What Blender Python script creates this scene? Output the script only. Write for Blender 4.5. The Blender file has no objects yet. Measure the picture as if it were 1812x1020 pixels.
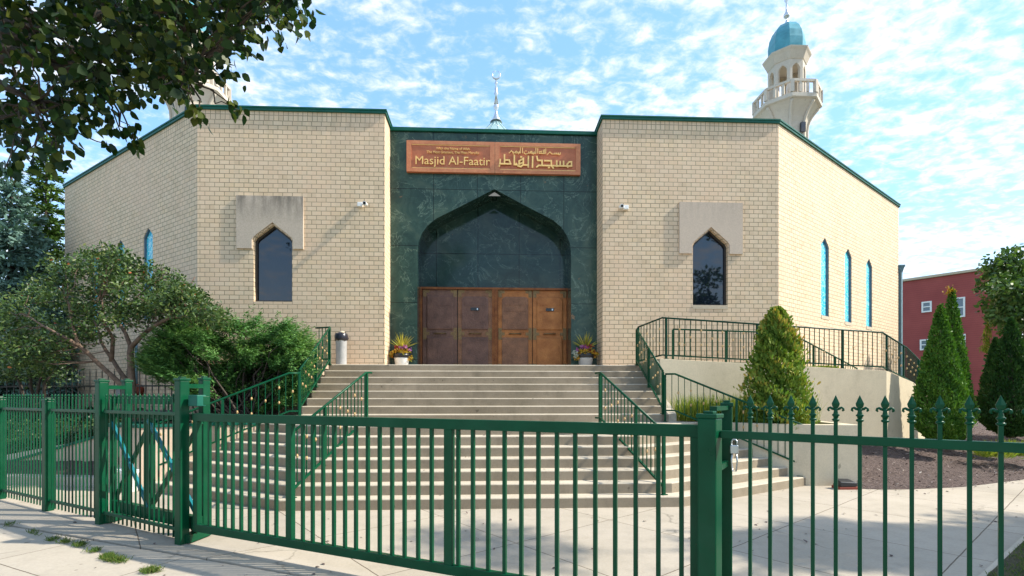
import bpy, bmesh, math, random
import numpy as np
from mathutils import Vector, Matrix
R = math.radians
random.seed(7); rng = np.random.default_rng(7)
scn = bpy.context.scene
C = scn.collection

# ------------------------------------------------------------------ camera, sky, sun, exposure
EYE = 1.71; YAW = R(2.55); PITCH = 0.0; FPX = 880.0
cam_d = bpy.data.cameras.new('camera'); cam = bpy.data.objects.new('camera', cam_d); C.objects.link(cam)
cam.location = (0, 0, EYE); cam.rotation_euler = (R(90) - PITCH, 0, -YAW)
cam_d.sensor_width = 36; cam_d.lens = 36 * FPX / 1812
cam_d.shift_y = (700 + FPX * math.tan(PITCH) - 510) / 1812
cam_d.clip_start = 0.05; cam_d.clip_end = 1000
scn.camera = cam

SUN_EL = R(42); SUN_AZ = R(-6)          # azimuth measured from +X towards -Y
sd = Vector((math.cos(SUN_EL) * math.cos(SUN_AZ), math.cos(SUN_EL) * math.sin(SUN_AZ), math.sin(SUN_EL)))
sun_d = bpy.data.lights.new('sun', 'SUN'); sun_d.energy = 1.95; sun_d.angle = R(1.0); sun_d.color = (1, .93, .80)
sun = bpy.data.objects.new('sun', sun_d); C.objects.link(sun)
sun.rotation_euler = sd.to_track_quat('Z', 'Y').to_euler(); sun.location = sd * 60
scn.view_settings.view_transform = 'Standard'; scn.view_settings.look = 'None'
scn.view_settings.gamma = 1; scn.view_settings.exposure = 2.07

w = bpy.data.worlds.new('World'); scn.world = w; w.use_nodes = True
nt = w.node_tree; nt.nodes.clear()
def nn(t, ty, **kw):
    n = t.nodes.new(ty)
    for k, v in kw.items(): setattr(n, k, v)
    return n
out = nn(nt, 'ShaderNodeOutputWorld'); bg = nn(nt, 'ShaderNodeBackground'); bg.inputs[1].default_value = 0.15
sky = nn(nt, 'ShaderNodeTexSky', sky_type='NISHITA', sun_disc=False, sun_elevation=SUN_EL, sun_rotation=math.pi / 2 - SUN_AZ, air_density=1.0, dust_density=.6, ozone_density=2.0)
tc = nn(nt, 'ShaderNodeTexCoord'); sp = nn(nt, 'ShaderNodeSeparateXYZ'); nt.links.new(tc.outputs['Generated'], sp.inputs[0])
def wm(op, a, b=None, clamp=False):
    n = nn(nt, 'ShaderNodeMath', operation=op); n.use_clamp = clamp
    for i, v in enumerate((a, b)):
        if v is None: continue
        if isinstance(v, (int, float)): n.inputs[i].default_value = v
        else: nt.links.new(v, n.inputs[i])
    return n.outputs[0]
zz = wm('MAXIMUM', wm('ADD', sp.outputs[2], .14), .05)
cx = wm('DIVIDE', sp.outputs[0], zz); cy = wm('DIVIDE', sp.outputs[1], zz)
cb = nn(nt, 'ShaderNodeCombineXYZ'); nt.links.new(cx, cb.inputs[0]); nt.links.new(wm('MULTIPLY', cy, 1.25), cb.inputs[1])
def wnoise(scale, detail, rough, off, dist=0.0):
    m = nn(nt, 'ShaderNodeMapping'); m.inputs[1].default_value = off; nt.links.new(cb.outputs[0], m.inputs[0])
    n = nn(nt, 'ShaderNodeTexNoise'); n.inputs['Scale'].default_value = scale; n.inputs['Detail'].default_value = detail
    n.inputs['Roughness'].default_value = rough; n.inputs['Distortion'].default_value = dist
    nt.links.new(m.outputs[0], n.inputs['Vector']); return n.outputs[0]
big = wnoise(1.5, 3, .5, (3.1, 1.7, 0)); puff = wnoise(17, 6, .6, (0.4, 5.2, 1), .3); wisp = wnoise(4.5, 6, .65, (8, 2, 3), .6)
cov = wm('ADD', wm('ADD', wm('MULTIPLY', big, .75), wm('MULTIPLY', puff, .95)), wm('MULTIPLY', wisp, .60))
cov = wm('ADD', cov, wm('MULTIPLY', sp.outputs[0], .055))
mr = nn(nt, 'ShaderNodeMapRange', interpolation_type='SMOOTHSTEP'); mr.inputs[1].default_value = .99; mr.inputs[2].default_value = 1.44
nt.links.new(cov, mr.inputs[0])
hz = nn(nt, 'ShaderNodeMapRange'); hz.inputs[1].default_value = .30; hz.inputs[2].default_value = .0; nt.links.new(sp.outputs[2], hz.inputs[0])
fac = wm('MAXIMUM', wm('MULTIPLY', mr.outputs[0], .93), wm('MULTIPLY', hz.outputs[0], .75), True)
shade = nn(nt, 'ShaderNodeMixRGB'); shade.inputs[1].default_value = (1.6, 1.70, 1.85, 1); shade.inputs[2].default_value = (2.15, 2.15, 2.15, 1)
nt.links.new(wm('MULTIPLY', puff, 1.5, True), shade.inputs[0])
skc = nn(nt, 'ShaderNodeMixRGB', blend_type='MULTIPLY'); skc.inputs[0].default_value = 1; skc.inputs[2].default_value = (.78, .90, .90, 1)
nt.links.new(sky.outputs[0], skc.inputs[1])
skm = nn(nt, 'ShaderNodeMixRGB'); skm.inputs[0].default_value = .68; nt.links.new(skc.outputs[0], skm.inputs[1]); skm.inputs[2].default_value = (.45, .90, 1.58, 1)
mixc = nn(nt, 'ShaderNodeMixRGB'); nt.links.new(fac, mixc.inputs[0]); nt.links.new(skm.outputs[0], mixc.inputs[1]); nt.links.new(shade.outputs[0], mixc.inputs[2])
nt.links.new(mixc.outputs[0], bg.inputs[0]); nt.links.new(bg.outputs[0], out.inputs[0])

# ------------------------------------------------------------------ helpers
cs, sn = math.cos(YAW), math.sin(YAW)
def cf(xc, zc, z=0.0):                       # a surveyed point (right, forward from the standpoint) in site coordinates
    return Vector((xc * cs + zc * sn, zc * cs - xc * sn, z))
def surv(px, zc, z=0.0): return cf((px - 906) / FPX * zc, zc, z)
def survz(px, py, z):                        # point of known height
    return surv(px, (EYE - z) * FPX / (py - 700), z)

def tag(o, label=None, cat=None, group=None, kind=None):
    if label: o['label'] = label
    if cat: o['category'] = cat
    if group: o['group'] = group
    if kind: o['kind'] = kind
    return o
def empty(name, loc, label=None, cat=None, group=None, rz=0.0):
    o = bpy.data.objects.new(name, None); C.objects.link(o); o.location = loc; o.rotation_euler.z = rz
    o.empty_display_size = .2
    return tag(o, label, cat, group)
def adopt(o, parent):
    if parent is not None:
        o.parent = parent
        if parent.parent is None: o.matrix_parent_inverse = Matrix.LocRotScale(parent.location, parent.rotation_euler, None).inverted()
    return o
class MB:
    """collects shapes in site coordinates; build() links them as one mesh object"""
    def __init__(s): s.v = []; s.f = []; s.uv = []; s.smooth = []
    def face(s, pts, uvs=None, smooth=False):
        i = len(s.v); s.v += [tuple(p) for p in pts]; s.f.append(list(range(i, i + len(pts))))
        s.uv.append(uvs if uvs else [(0, 0)] * len(pts)); s.smooth.append(smooth)
    def poly(s, vs, fs, smooth=False):
        i = len(s.v); s.v += [tuple(p) for p in vs]
        for f in fs: s.f.append([i + k for k in f]); s.uv.append([(0, 0)] * len(f)); s.smooth.append(smooth)
    def box(s, c, size, rz=0.0, uvm=False):
        hx, hy, hz_ = size[0] / 2, size[1] / 2, size[2] / 2
        a, b = math.cos(rz), math.sin(rz)
        vs = []
        for z in (-hz_, hz_):
            for x, y in ((-hx, -hy), (hx, -hy), (hx, hy), (-hx, hy)):
                vs.append((c[0] + x * a - y * b, c[1] + x * b + y * a, c[2] + z))
        s.poly(vs, [(3, 2, 1, 0), (4, 5, 6, 7), (0, 1, 5, 4), (1, 2, 6, 5), (2, 3, 7, 6), (3, 0, 4, 7)])
    def bar(s, p, q, wd, ht, up=(0, 0, 1)):
        p, q = Vector(p), Vector(q); d = (q - p).normalized(); up = Vector(up)
        if abs(d.dot(up)) > .98: up = Vector((math.cos(.3), math.sin(.3), 0)) if up.z else Vector((0, 0, 1))
        r = d.cross(up).normalized(); u = r.cross(d).normalized()
        vs = []
        for e in (p, q):
            for x, y in ((-1, -1), (1, -1), (1, 1), (-1, 1)): vs.append(e + r * x * wd / 2 + u * y * ht / 2)
        s.poly(vs, [(3, 2, 1, 0), (4, 5, 6, 7), (0, 1, 5, 4), (1, 2, 6, 5), (2, 3, 7, 6), (3, 0, 4, 7)])
    def tube(s, pts, rad, n=8, cap=True):
        pts = [Vector(p) for p in pts]; m = len(pts); rr = rad if isinstance(rad, (list, tuple)) else [rad] * m
        base = len(s.v); ref = Vector((.31, .17, .93)).normalized(); pr = None
        for k, p in enumerate(pts):
            d = (pts[min(k + 1, m - 1)] - pts[max(k - 1, 0)]).normalized()
            if pr is None:
                pr = ref - d * ref.dot(d)
                if pr.length < .2: pr = Vector((1, 0, 0)) - d * d.x
            pr = (pr - d * pr.dot(d)).normalized(); b = d.cross(pr)
            for j in range(n):
                a = 2 * math.pi * j / n; s.v.append(tuple(p + (pr * math.cos(a) + b * math.sin(a)) * rr[k]))
        for k in range(m - 1):
            for j in range(n):
                a, b2 = base + k * n + j, base + k * n + (j + 1) % n
                s.f.append([a, b2, b2 + n, a + n]); s.uv.append([(0, 0)] * 4); s.smooth.append(True)
        if cap:
            s.f.append([base + j for j in range(n)][::-1]); s.uv.append([(0, 0)] * n); s.smooth.append(False)
            s.f.append([base + (m - 1) * n + j for j in range(n)]); s.uv.append([(0, 0)] * n); s.smooth.append(False)
    def lathe(s, c, prof, n=24, smooth=True, ph=0.0):
        base = len(s.v)
        for r_, z in prof:
            for j in range(n):
                a = 2 * math.pi * j / n + ph; s.v.append((c[0] + r_ * math.cos(a), c[1] + r_ * math.sin(a), c[2] + z))
        for k in range(len(prof) - 1):
            for j in range(n):
                a, b2 = base + k * n + j, base + k * n + (j + 1) % n
                s.f.append([a, b2, b2 + n, a + n]); s.uv.append([(0, 0)] * 4); s.smooth.append(smooth)
        s.f.append([base + j for j in range(n)][::-1]); s.uv.append([(0, 0)] * n); s.smooth.append(False)
        s.f.append([base + (len(prof) - 1) * n + j for j in range(n)]); s.uv.append([(0, 0)] * n); s.smooth.append(False)
    def prism(s, poly, z0, z1):              # plan polygon (ccw)
        n = len(poly); z1l = z1 if isinstance(z1, (list, tuple)) else [z1] * n
        vs = [(p[0], p[1], z0) for p in poly] + [(p[0], p[1], z) for p, z in zip(poly, z1l)]
        s.poly(vs, [list(range(n))[::-1], list(range(n, 2 * n))] + [(k, (k + 1) % n, n + (k + 1) % n, n + k) for k in range(n)])
    def build(s, name, mat, parent=None, bevel=0.0):
        me = bpy.data.meshes.new(name); me.from_pydata(s.v, [], s.f)
        uvl = me.uv_layers.new(name='UVMap')
        flat = [c for f in s.uv for uv in f for c in uv]
        if len(flat) == len(uvl.data) * 2: uvl.data.foreach_set('uv', flat)
        me.polygons.foreach_set('use_smooth', s.smooth)
        bm = bmesh.new(); bm.from_mesh(me); bmesh.ops.recalc_face_normals(bm, faces=bm.faces[:]) ; bm.to_mesh(me); bm.free()
        me.materials.append(mat); me.update()
        o = bpy.data.objects.new(name, me); C.objects.link(o)
        if bevel:
            b = o.modifiers.new('bevel', 'BEVEL'); b.width = bevel; b.segments = 2; b.limit_method = 'ANGLE'
        return adopt(o, parent)
def quick(name, mat, parent, fn, *a, bevel=0.0, **k):
    m = MB(); getattr(m, fn)(*a, **k); return m.build(name, mat, parent, bevel)
def clone(o, parent, loc=None):
    c = o.copy(); C.objects.link(c); c.parent = parent
    if loc is not None: c.location = loc
    for ch in o.children: clone(ch, c)
    return c

# ------------------------------------------------------------------ materials
class M_:
    def __init__(s, name, rough=.7, metal=0.0, spec=.5):
        s.m = bpy.data.materials.new(name); s.m.use_nodes = True; s.t = s.m.node_tree
        s.b = s.t.nodes['Principled BSDF']; s.b.inputs['Roughness'].default_value = rough; s.b.inputs['Metallic'].default_value = metal
        s.b.inputs['Specular IOR Level'].default_value = spec
        s.co = nn(s.t, 'ShaderNodeTexCoord')
    def L(s, a, b): s.t.links.new(a, b)
    def mapping(s, src='Object', scale=(1, 1, 1), rot=(0, 0, 0), loc=(0, 0, 0)):
        m = nn(s.t, 'ShaderNodeMapping'); m.inputs['Scale'].default_value = scale; m.inputs['Rotation'].default_value = rot; m.inputs['Location'].default_value = loc
        s.L(s.co.outputs[src], m.inputs[0]); return m.outputs[0]
    def noise(s, scale, detail=4, rough=.55, vec=None, dist=0):
        n = nn(s.t, 'ShaderNodeTexNoise'); n.inputs['Scale'].default_value = scale; n.inputs['Detail'].default_value = detail
        n.inputs['Roughness'].default_value = rough; n.inputs['Distortion'].default_value = dist
        s.L(vec if vec is not None else s.mapping(), n.inputs['Vector']); return n.outputs[0]
    def ramp(s, f, stops):
        r = nn(s.t, 'ShaderNodeValToRGB'); e = r.color_ramp.elements
        while len(e) < len(stops): e.new(.5)
        for k, (p, c) in enumerate(stops): e[k].position = p; e[k].color = tuple(c) + ((1,) if len(c) == 3 else ())
        s.L(f, r.inputs[0]); return r.outputs[0]
    def mix(s, f, a, b, mode='MIX'):
        n = nn(s.t, 'ShaderNodeMixRGB', blend_type=mode)
        for i, v in enumerate((f, a, b)):
            if isinstance(v, (int, float)): n.inputs[i].default_value = v if i == 0 else (v, v, v, 1)
            elif isinstance(v, tuple): n.inputs[i].default_value = v + ((1,) if len(v) == 3 else ())
            else: s.L(v, n.inputs[i])
        return n.outputs[0]
    def math(s, op, a, b=0.0, clamp=False):
        n = nn(s.t, 'ShaderNodeMath', operation=op); n.use_clamp = clamp
        for i, v in enumerate((a, b)):
            if isinstance(v, (int, float)): n.inputs[i].default_value = v
            else: s.L(v, n.inputs[i])
        return n.outputs[0]
    def color(s, c):
        if isinstance(c, tuple): s.b.inputs['Base Color'].default_value = c + ((1,) if len(c) == 3 else ())
        else: s.L(c, s.b.inputs['Base Color'])
        return s
    def rough(s, r): s.L(r, s.b.inputs['Roughness']); return s
    def bump(s, h, strength=.3, dist=.01):
        n = nn(s.t, 'ShaderNodeBump'); n.inputs['Strength'].default_value = strength; n.inputs['Distance'].default_value = dist
        s.L(h, n.inputs['Height']); s.L(n.outputs[0], s.b.inputs['Normal']); return s
    def brick(s, vec, wd, ht, mortar, c1, c2, cm, offset=.5, smooth=.1, bias=0.0):
        n = nn(s.t, 'ShaderNodeTexBrick'); n.offset = offset; n.inputs['Scale'].default_value = 1.0
        n.inputs['Brick Width'].default_value = wd; n.inputs['Row Height'].default_value = ht; n.inputs['Mortar Size'].default_value = mortar
        n.inputs['Mortar Smooth'].default_value = smooth; n.inputs['Bias'].default_value = bias
        for k, c in (('Color1', c1), ('Color2', c2), ('Mortar', cm)): n.inputs[k].default_value = c + (1,)
        s.L(vec, n.inputs['Vector']); return n
MAT = {}
def simple(name, col, rough=.6, metal=0.0, var=.12, scale=6.0, spec=.5, bumpd=0.0):
    m = M_(name, rough, metal, spec); n = m.noise(scale, 5, .6)
    lo = tuple(c * (1 - var) for c in col); hi = tuple(min(1, c * (1 + var)) for c in col)
    m.color(m.ramp(n, [(.3, lo), (.7, hi)]))
    if bumpd: m.bump(m.noise(scale * 12, 4, .6), .5, bumpd)
    MAT[name] = m.m; return m.m

def brickmat(name, wd, ht, offset):
    m = M_(name, .82); uv = m.mapping('UV')
    b = m.brick(uv, wd, ht, .0085, (.77, .60, .415), (.70, .535, .355), (.25, .195, .125), offset, .15)
    big_ = m.noise(.55, 5, .6, m.mapping('UV')); fine = m.noise(60, 3, .6, m.mapping('UV'))
    streak = m.noise(1.0, 4, .6, m.mapping('UV', (2.2, .25, 1)))
    spx = nn(m.t, 'ShaderNodeSeparateXYZ'); m.L(uv, spx.inputs[0])
    row = m.math('FLOOR', m.math('DIVIDE', spx.outputs[1], ht)); par = m.math('MULTIPLY', m.math('MODULO', row, 2.0), offset)
    col = m.math('FLOOR', m.math('ADD', m.math('DIVIDE', spx.outputs[0], wd), par)); cid = nn(m.t, 'ShaderNodeCombineXYZ'); m.L(col, cid.inputs[0]); m.L(row, cid.inputs[1])
    wn = nn(m.t, 'ShaderNodeTexWhiteNoise', noise_dimensions='2D'); m.L(cid.outputs[0], wn.inputs['Vector'])
    tint = m.ramp(wn.outputs['Value'], [(0, (.88, .86, .83)), (.1, (.96, .95, .93)), (.5, (1, 1, 1)), (.85, (1.01, .97, .94)), (1, (1.04, 1.02, .97))])
    bc = m.mix(1.0, b.outputs[0], tint, 'MULTIPLY')
    low = nn(m.t, 'ShaderNodeMapRange'); low.inputs[1].default_value = 9.1; low.inputs[2].default_value = 7.9; low.inputs[3].default_value = .42; low.inputs[4].default_value = 0.0; m.L(spx.outputs[1], low.inputs[0])
    drips = m.ramp(m.noise(1.0, 6, .7, m.mapping('UV', (3.5, .12, 1))), [(.45, (0, 0, 0)), (.68, (1, 1, 1))])
    bc = m.mix(m.math('MULTIPLY', low.outputs[0], drips), bc, (.30, .25, .17))
    c = m.mix(m.math('MULTIPLY', m.ramp(big_, [(.42, (0, 0, 0)), (.70, (1, 1, 1))]), .42), bc, (.72, .50, .36))
    c = m.mix(m.math('MULTIPLY', m.ramp(streak, [(.5, (0, 0, 0)), (.8, (1, 1, 1))]), .22), c, (.40, .34, .25))
    c = m.mix(.35, c, m.ramp(fine, [(.25, (.72, .72, .72)), (.7, (1.1, 1.1, 1.1))]), 'MULTIPLY')
    m.color(c); m.bump(m.math('SUBTRACT', m.math('MULTIPLY', fine, .15), b.outputs[1]), .55, .006)
    MAT[name] = m.m
brickmat('brick', .247, .1165, .5); brickmat('soldier', .1235, .60, 0.0)

def marble(name, rough, joints):
    m = M_(name, rough, 0, .35); uv = m.mapping('Object')
    n1 = m.noise(1.3, 8, .66, uv, 1.0); n2 = m.noise(2.0, 8, .66, uv, .7); n3 = m.noise(1.25, 7, .62, m.mapping('Object', (1, 1, 1), (0, .5, 0), (4, 2, 7)), .9)
    c = m.ramp(n1, [(.30, (.014, .038, .032)), (.5, (.030, .070, .054)), (.70, (.075, .115, .080))])
    vein = m.math('ABSOLUTE', m.math('SUBTRACT', n3, .5)); c = m.mix(m.ramp(vein, [(0.0, (.8, .8, .8)), (.010, (0, 0, 0))]), c, (.17, .24, .18))
    vein2 = m.math('ABSOLUTE', m.math('SUBTRACT', n2, .47)); c = m.mix(m.ramp(vein2, [(0.0, (.55, .55, .55)), (.02, (0, 0, 0))]), c, (.06, .12, .09))
    blot = m.noise(.85, 5, .7, m.mapping('Object', (1, 1, 1), (0, 0, 0), (2.3, 3, 5.2)), .8); c = m.mix(m.ramp(blot, [(.655, (0, 0, 0)), (.69, (1, 1, 1))]), c, (.26, .15, .07))
    if joints:
        b = m.brick(m.mapping('UV', loc=joints), 1.215, 1.58, .009, (1, 1, 1), (.8, .86, .9), (.12, .16, .16), 0.0, .0)
        c = m.mix(1.0, c, b.outputs[0], 'MULTIPLY')
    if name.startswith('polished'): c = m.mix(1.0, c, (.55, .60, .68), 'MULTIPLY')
    m.color(c); m.bump(n2, .04, .01); MAT[name] = m.m
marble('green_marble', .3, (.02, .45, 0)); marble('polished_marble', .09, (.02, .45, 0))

def concrete(name, c1, c2, joint=None, dirt=.35):
    m = M_(name, .86, 0, .3); o = m.mapping('Object')
    a = m.noise(.7, 6, .6, o); f = m.noise(38, 5, .7, o); st = m.noise(4.5, 6, .65, o)
    c = m.ramp(a, [(.3, c1), (.7, c2)])
    c = m.mix(m.math('MULTIPLY', m.ramp(st, [(.5, (0, 0, 0)), (.8, (1, 1, 1))]), dirt), c, tuple(x * .62 for x in c1))
    c = m.mix(.5, c, m.ramp(f, [(.3, (.78, .78, .78)), (.65, (1.08, 1.08, 1.08))]), 'MULTIPLY')
    sk = m.noise(7.5, 2, .5, o); c = m.mix(m.ramp(sk, [(.735, (0, 0, 0)), (.76, (.6, .6, .6))]), c, tuple(x * .3 for x in c1))
    h = m.math('MULTIPLY', f, .4)
    vo = nn(m.t, 'ShaderNodeTexVoronoi', feature='DISTANCE_TO_EDGE'); vo.inputs['Scale'].default_value = .42; wv_ = nn(m.t, 'ShaderNodeVectorMath', operation='ADD'); m.L(o, wv_.inputs[0]); wq = nn(m.t, 'ShaderNodeVectorMath', operation='SCALE'); wq.inputs['Scale'].default_value = .5
    nq = nn(m.t, 'ShaderNodeTexNoise'); nq.inputs['Scale'].default_value = 2.2; nq.inputs['Detail'].default_value = 7; m.L(o, nq.inputs['Vector']); m.L(nq.outputs['Color'], wq.inputs[0]); m.L(wq.outputs[0], wv_.inputs[1]); m.L(wv_.outputs[0], vo.inputs['Vector'])
    crk = m.math('MULTIPLY', m.ramp(vo.outputs[0], [(0, (1, 1, 1)), (.006, (0, 0, 0))]), m.ramp(m.noise(.5, 2, .5, o), [(.5, (0, 0, 0)), (.56, (1, 1, 1))]))
    c = m.mix(m.math('MULTIPLY', crk, .6 if joint else 0.0), c, tuple(x * .3 for x in c1))
    wet = m.noise(1.6, 8, .72, m.mapping('Object', (1, 1, .3))); c = m.mix(m.math('MULTIPLY', m.ramp(wet, [(.52, (0, 0, 0)), (.74, (1, 1, 1))]), dirt * .9), c, tuple(x * .55 for x in c1))
    if joint:
        rot, wd, ht, loc = joint
        wob = m.noise(2.2, 3, .6, o)
        v = nn(m.t, 'ShaderNodeVectorMath', operation='ADD'); m.L(m.mapping('Object', (1, 1, 1), (0, 0, rot), loc), v.inputs[0])
        w1 = nn(m.t, 'ShaderNodeVectorMath', operation='SCALE'); w1.inputs['Scale'].default_value = .018
        nc = nn(m.t, 'ShaderNodeCombineXYZ'); m.L(wob, nc.inputs[0]); m.L(wob, nc.inputs[1]); m.L(nc.outputs[0], w1.inputs[0]); m.L(w1.outputs[0], v.inputs[1])
        b = m.brick(v.outputs[0], wd, ht, .007, (1, 1, 1), (.9, .91, .93), (.30, .27, .24), 0.0, .3)
        c = m.mix(1.0, c, b.outputs[0], 'MULTIPLY'); h = m.math('SUBTRACT', h, b.outputs[1])
    m.color(c); m.bump(h, .5, .005); MAT[name] = m.m
concrete('plaza_concrete', (.37, .32, .25), (.45, .39, .315), (R(-37), 1.68, 1.68, (-.35, .62, 0)))
concrete('sidewalk_concrete', (.38, .335, .27), (.45, .395, .325), (R(28), 1.7, 1.35, (.3, .35, 0)), .3)
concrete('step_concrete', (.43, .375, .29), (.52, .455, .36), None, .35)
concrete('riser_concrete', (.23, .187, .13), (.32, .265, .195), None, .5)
concrete('cream_stucco', (.57, .485, .345), (.65, .56, .41), None, .3)
concrete('tan_stucco', (.50, .385, .29), (.58, .46, .35), None, .3)
concrete('cast_stone', (.42, .37, .32), (.52, .46, .40), None, .5)
def paint(name, col, rough=.32):
    m = M_(name, rough, 0, .2); n = m.noise(3.5, 5, .6); d = m.noise(30, 4, .7)
    c = m.ramp(n, [(.3, tuple(x * .8 for x in col)), (.7, tuple(x * 1.15 for x in col))])
    c = m.mix(m.math('MULTIPLY', m.ramp(d, [(.62, (0, 0, 0)), (.72, (1, 1, 1))]), .2), c, tuple(x * .5 + .015 for x in col))
    chip = m.noise(75, 3, .6); c = m.mix(m.ramp(chip, [(.735, (0, 0, 0)), (.75, (1, 1, 1))]), c, (.12, .045, .02)); c = m.mix(m.math('MULTIPLY', m.ramp(m.noise(1.7, 6, .7), [(.5, (0, 0, 0)), (.75, (1, 1, 1))]), .3), c, tuple(x * .8 + .03 for x in col))
    m.color(c); m.rough(m.ramp(n, [(.3, (rough - .06,) * 3), (.7, (rough + .12,) * 3)])); m.bump(d, .08, .002); MAT[name] = m.m
paint('green_paint', (.0008, .058, .024)); paint('dark_green_paint', (.001, .042, .022))
paint('brace_teal', (.005, .14, .17)); paint('teal_green', (.008, .10, .07), .4)
paint('turquoise_metal', (.085, .30, .37), .36); paint('light_dome', (.30, .44, .45), .3)
simple('black_iron', (.016, .018, .018), .5); simple('gold_collar', (.46, .31, .14), .45, .3); simple('black_plastic', (.012, .013, .016), .35)
simple('white_plastic', (.78, .78, .76), .35, 0, .04); simple('bag_plastic', (.02, .02, .03), .28, 0, .3, 20); simple('grey_plastic', (.38, .38, .38), .5)
simple('silver', (.58, .60, .62), .3, .85, .08); simple('rust_red', (.22, .04, .02), .7); simple('lens_black', (.005, .005, .006), .08)
simple('bark', (.17, .115, .085), .9, 0, .45, 14, bumpd=.02); simple('dark_bark', (.055, .042, .032), .9, 0, .4, 14); simple('downspout_blue', (.11, .20, .24), .45)
simple('window_sill', (.52, .43, .31), .8, 0, .1, 12); simple('dark_frame', (.035, .028, .022), .45); simple('white_trim', (.8, .8, .78), .5, 0, .04)
simple('soil', (.05, .035, .025), .95, 0, .4, 20, bumpd=.03); simple('roof_membrane', (.32, .32, .31), .9)
simple('blue_frame', (.10, .16, .22), .4); simple('letter_gold', (.95, .58, .20), .42, .25, .12, 20)
m = M_('dark_glass', .03, 0, .9); m.color((.008, .012, .022)); m.bump(m.noise(.7, 2), .05, .02); MAT['dark_glass'] = m.m
m = M_('house_glass', .05, 0, .8); m.color((.10, .14, .18)); MAT['house_glass'] = m.m
m = M_('stained_glass', .25, 0, .6); v = nn(m.t, 'ShaderNodeTexVoronoi', feature='DISTANCE_TO_EDGE'); v.inputs['Scale'].default_value = 9; m.L(m.mapping('UV'), v.inputs['Vector'])
m.color(m.mix(m.ramp(v.outputs[0], [(.03, (1, 1, 1)), (.09, (0, 0, 0))]), m.ramp(m.noise(3, 4, .6, m.mapping('UV')), [(.35, (.01, .36, .58)), (.65, (.03, .58, .70))]), (.40, .75, .80))); MAT['stained_glass'] = m.m

def copper(name, a, b, scale=5, metal=.55, rough=.45, pat=None):
    m = M_(name, rough, metal, .4); n = m.noise(scale, 6, .65); g = m.noise(scale * 14, 3, .6); str_ = m.noise(2.0, 5, .6, m.mapping('Object', (2, 2, .5)))
    c = m.ramp(n, [(.3, a), (.7, b)]); c = m.mix(m.math('MULTIPLY', str_, .35), c, tuple(x * .45 for x in a)); c = m.mix(.5, c, m.ramp(g, [(.3, (.7, .7, .7)), (.7, (1.15, 1.15, 1.15))]), 'MULTIPLY')
    m.color(c); h = g
    if pat:
        v = nn(m.t, 'ShaderNodeTexVoronoi'); v.inputs['Scale'].default_value = pat; m.L(m.mapping('Object', (1, .01, 1)), v.inputs['Vector']); h = m.math('ADD', m.math('MULTIPLY', v.outputs[0], 1.5), g)
    m.bump(h, .5, .006); MAT[name] = m.m
copper('door_purple', (.11, .060, .048), (.24, .125, .09), 4, .5, .4, 26); copper('door_brown', (.16, .075, .045), (.34, .16, .085), 4, .5, .4, 26)
copper('door_orange', (.30, .10, .028), (.52, .20, .06), 4, .5, .36, 26); copper('door_frame_copper', (.16, .045, .018), (.34, .13, .04), 6, .6, .4)
copper('corner_brass', (.15, .095, .045), (.34, .22, .10), 30, .6, .45, 40); copper('sign_copper', (.46, .14, .065), (.62, .21, .10), 4, .25, .5); copper('sign_border', (.58, .20, .095), (.72, .30, .14), 9, .25, .5)

def leafmat(name, cols, trans=.25, rough=.5, spec=.35, patch=1.3):
    m = M_(name, rough, 0, spec); at = nn(m.t, 'ShaderNodeAttribute'); at.attribute_name = 'tone'
    f = m.math('ADD', m.math('MULTIPLY', at.outputs['Fac'], .75), m.math('MULTIPLY', m.noise(patch, 3, .6), .35))
    k = len(cols); c = m.ramp(f, [(.12 + .8 * i / (k - 1), q) for i, q in enumerate(cols)]); m.color(c)
    tr = nn(m.t, 'ShaderNodeBsdfTranslucent'); m.L(m.mix(1.0, c, (1.0, 1.15, .5), 'MULTIPLY'), tr.inputs[0])
    ms = nn(m.t, 'ShaderNodeMixShader'); ms.inputs[0].default_value = trans
    o = m.t.nodes['Material Output']; m.L(m.b.outputs[0], ms.inputs[1]); m.L(tr.outputs[0], ms.inputs[2]); m.L(ms.outputs[0], o.inputs[0]); MAT[name] = m.m
leafmat('overhang_leaf', [(.005, .016, .004), (.010, .030, .006), (.020, .052, .010), (.10, .12, .025)], .32, .4, .22)
leafmat('apple_leaf', [(.018, .040, .012), (.036, .078, .020), (.060, .115, .032), (.10, .155, .04), (.17, .17, .05), (.40, .10, .03)], .2, .42, .35)
leafmat('dark_leaf', [(.018, .040, .014), (.032, .068, .020), (.055, .10, .03)], .15, .42, .45)
leafmat('dark2_leaf', [(.012, .045, .010), (.026, .075, .014), (.05, .11, .02)], .2, .6, .2)
leafmat('juniper_leaf', [(.022, .075, .024), (.065, .175, .050), (.14, .29, .085), (.24, .36, .11)], .2, .6, .25)
leafmat('arbor_leaf', [(.018, .060, .008), (.045, .125, .012), (.09, .20, .020), (.15, .24, .03)], .2, .6, .25)
leafmat('yellow_leaf', [(.05, .115, .016), (.11, .20, .025), (.22, .29, .04), (.62, .33, .07)], .25, .6, .25)
leafmat('blue_spruce_leaf', [(.06, .12, .105), (.11, .20, .17), (.18, .29, .25)], .1, .7, .2); leafmat('spruce_leaf', [(.03, .07, .015), (.06, .12, .02), (.10, .17, .03)], .15, .6, .25)
leafmat('tree_leaf', [(.030, .070, .018), (.060, .125, .030), (.12, .20, .05)], .25, .45, .3)
leafmat('street_leaf', [(.030, .075, .018), (.055, .12, .026), (.10, .18, .04)], .3, .45, .4); leafmat('grass_blade', [(.09, .16, .02), (.20, .27, .03), (.42, .40, .06)], .3, .6, .25)
leafmat('dracaena', [(.22, .25, .03), (.42, .38, .05), (.55, .45, .10)], .3, .5, .3); leafmat('orange_foliage', [(.40, .12, .02), (.50, .30, .03), (.30, .32, .04)], .25, .5, .3)
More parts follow.
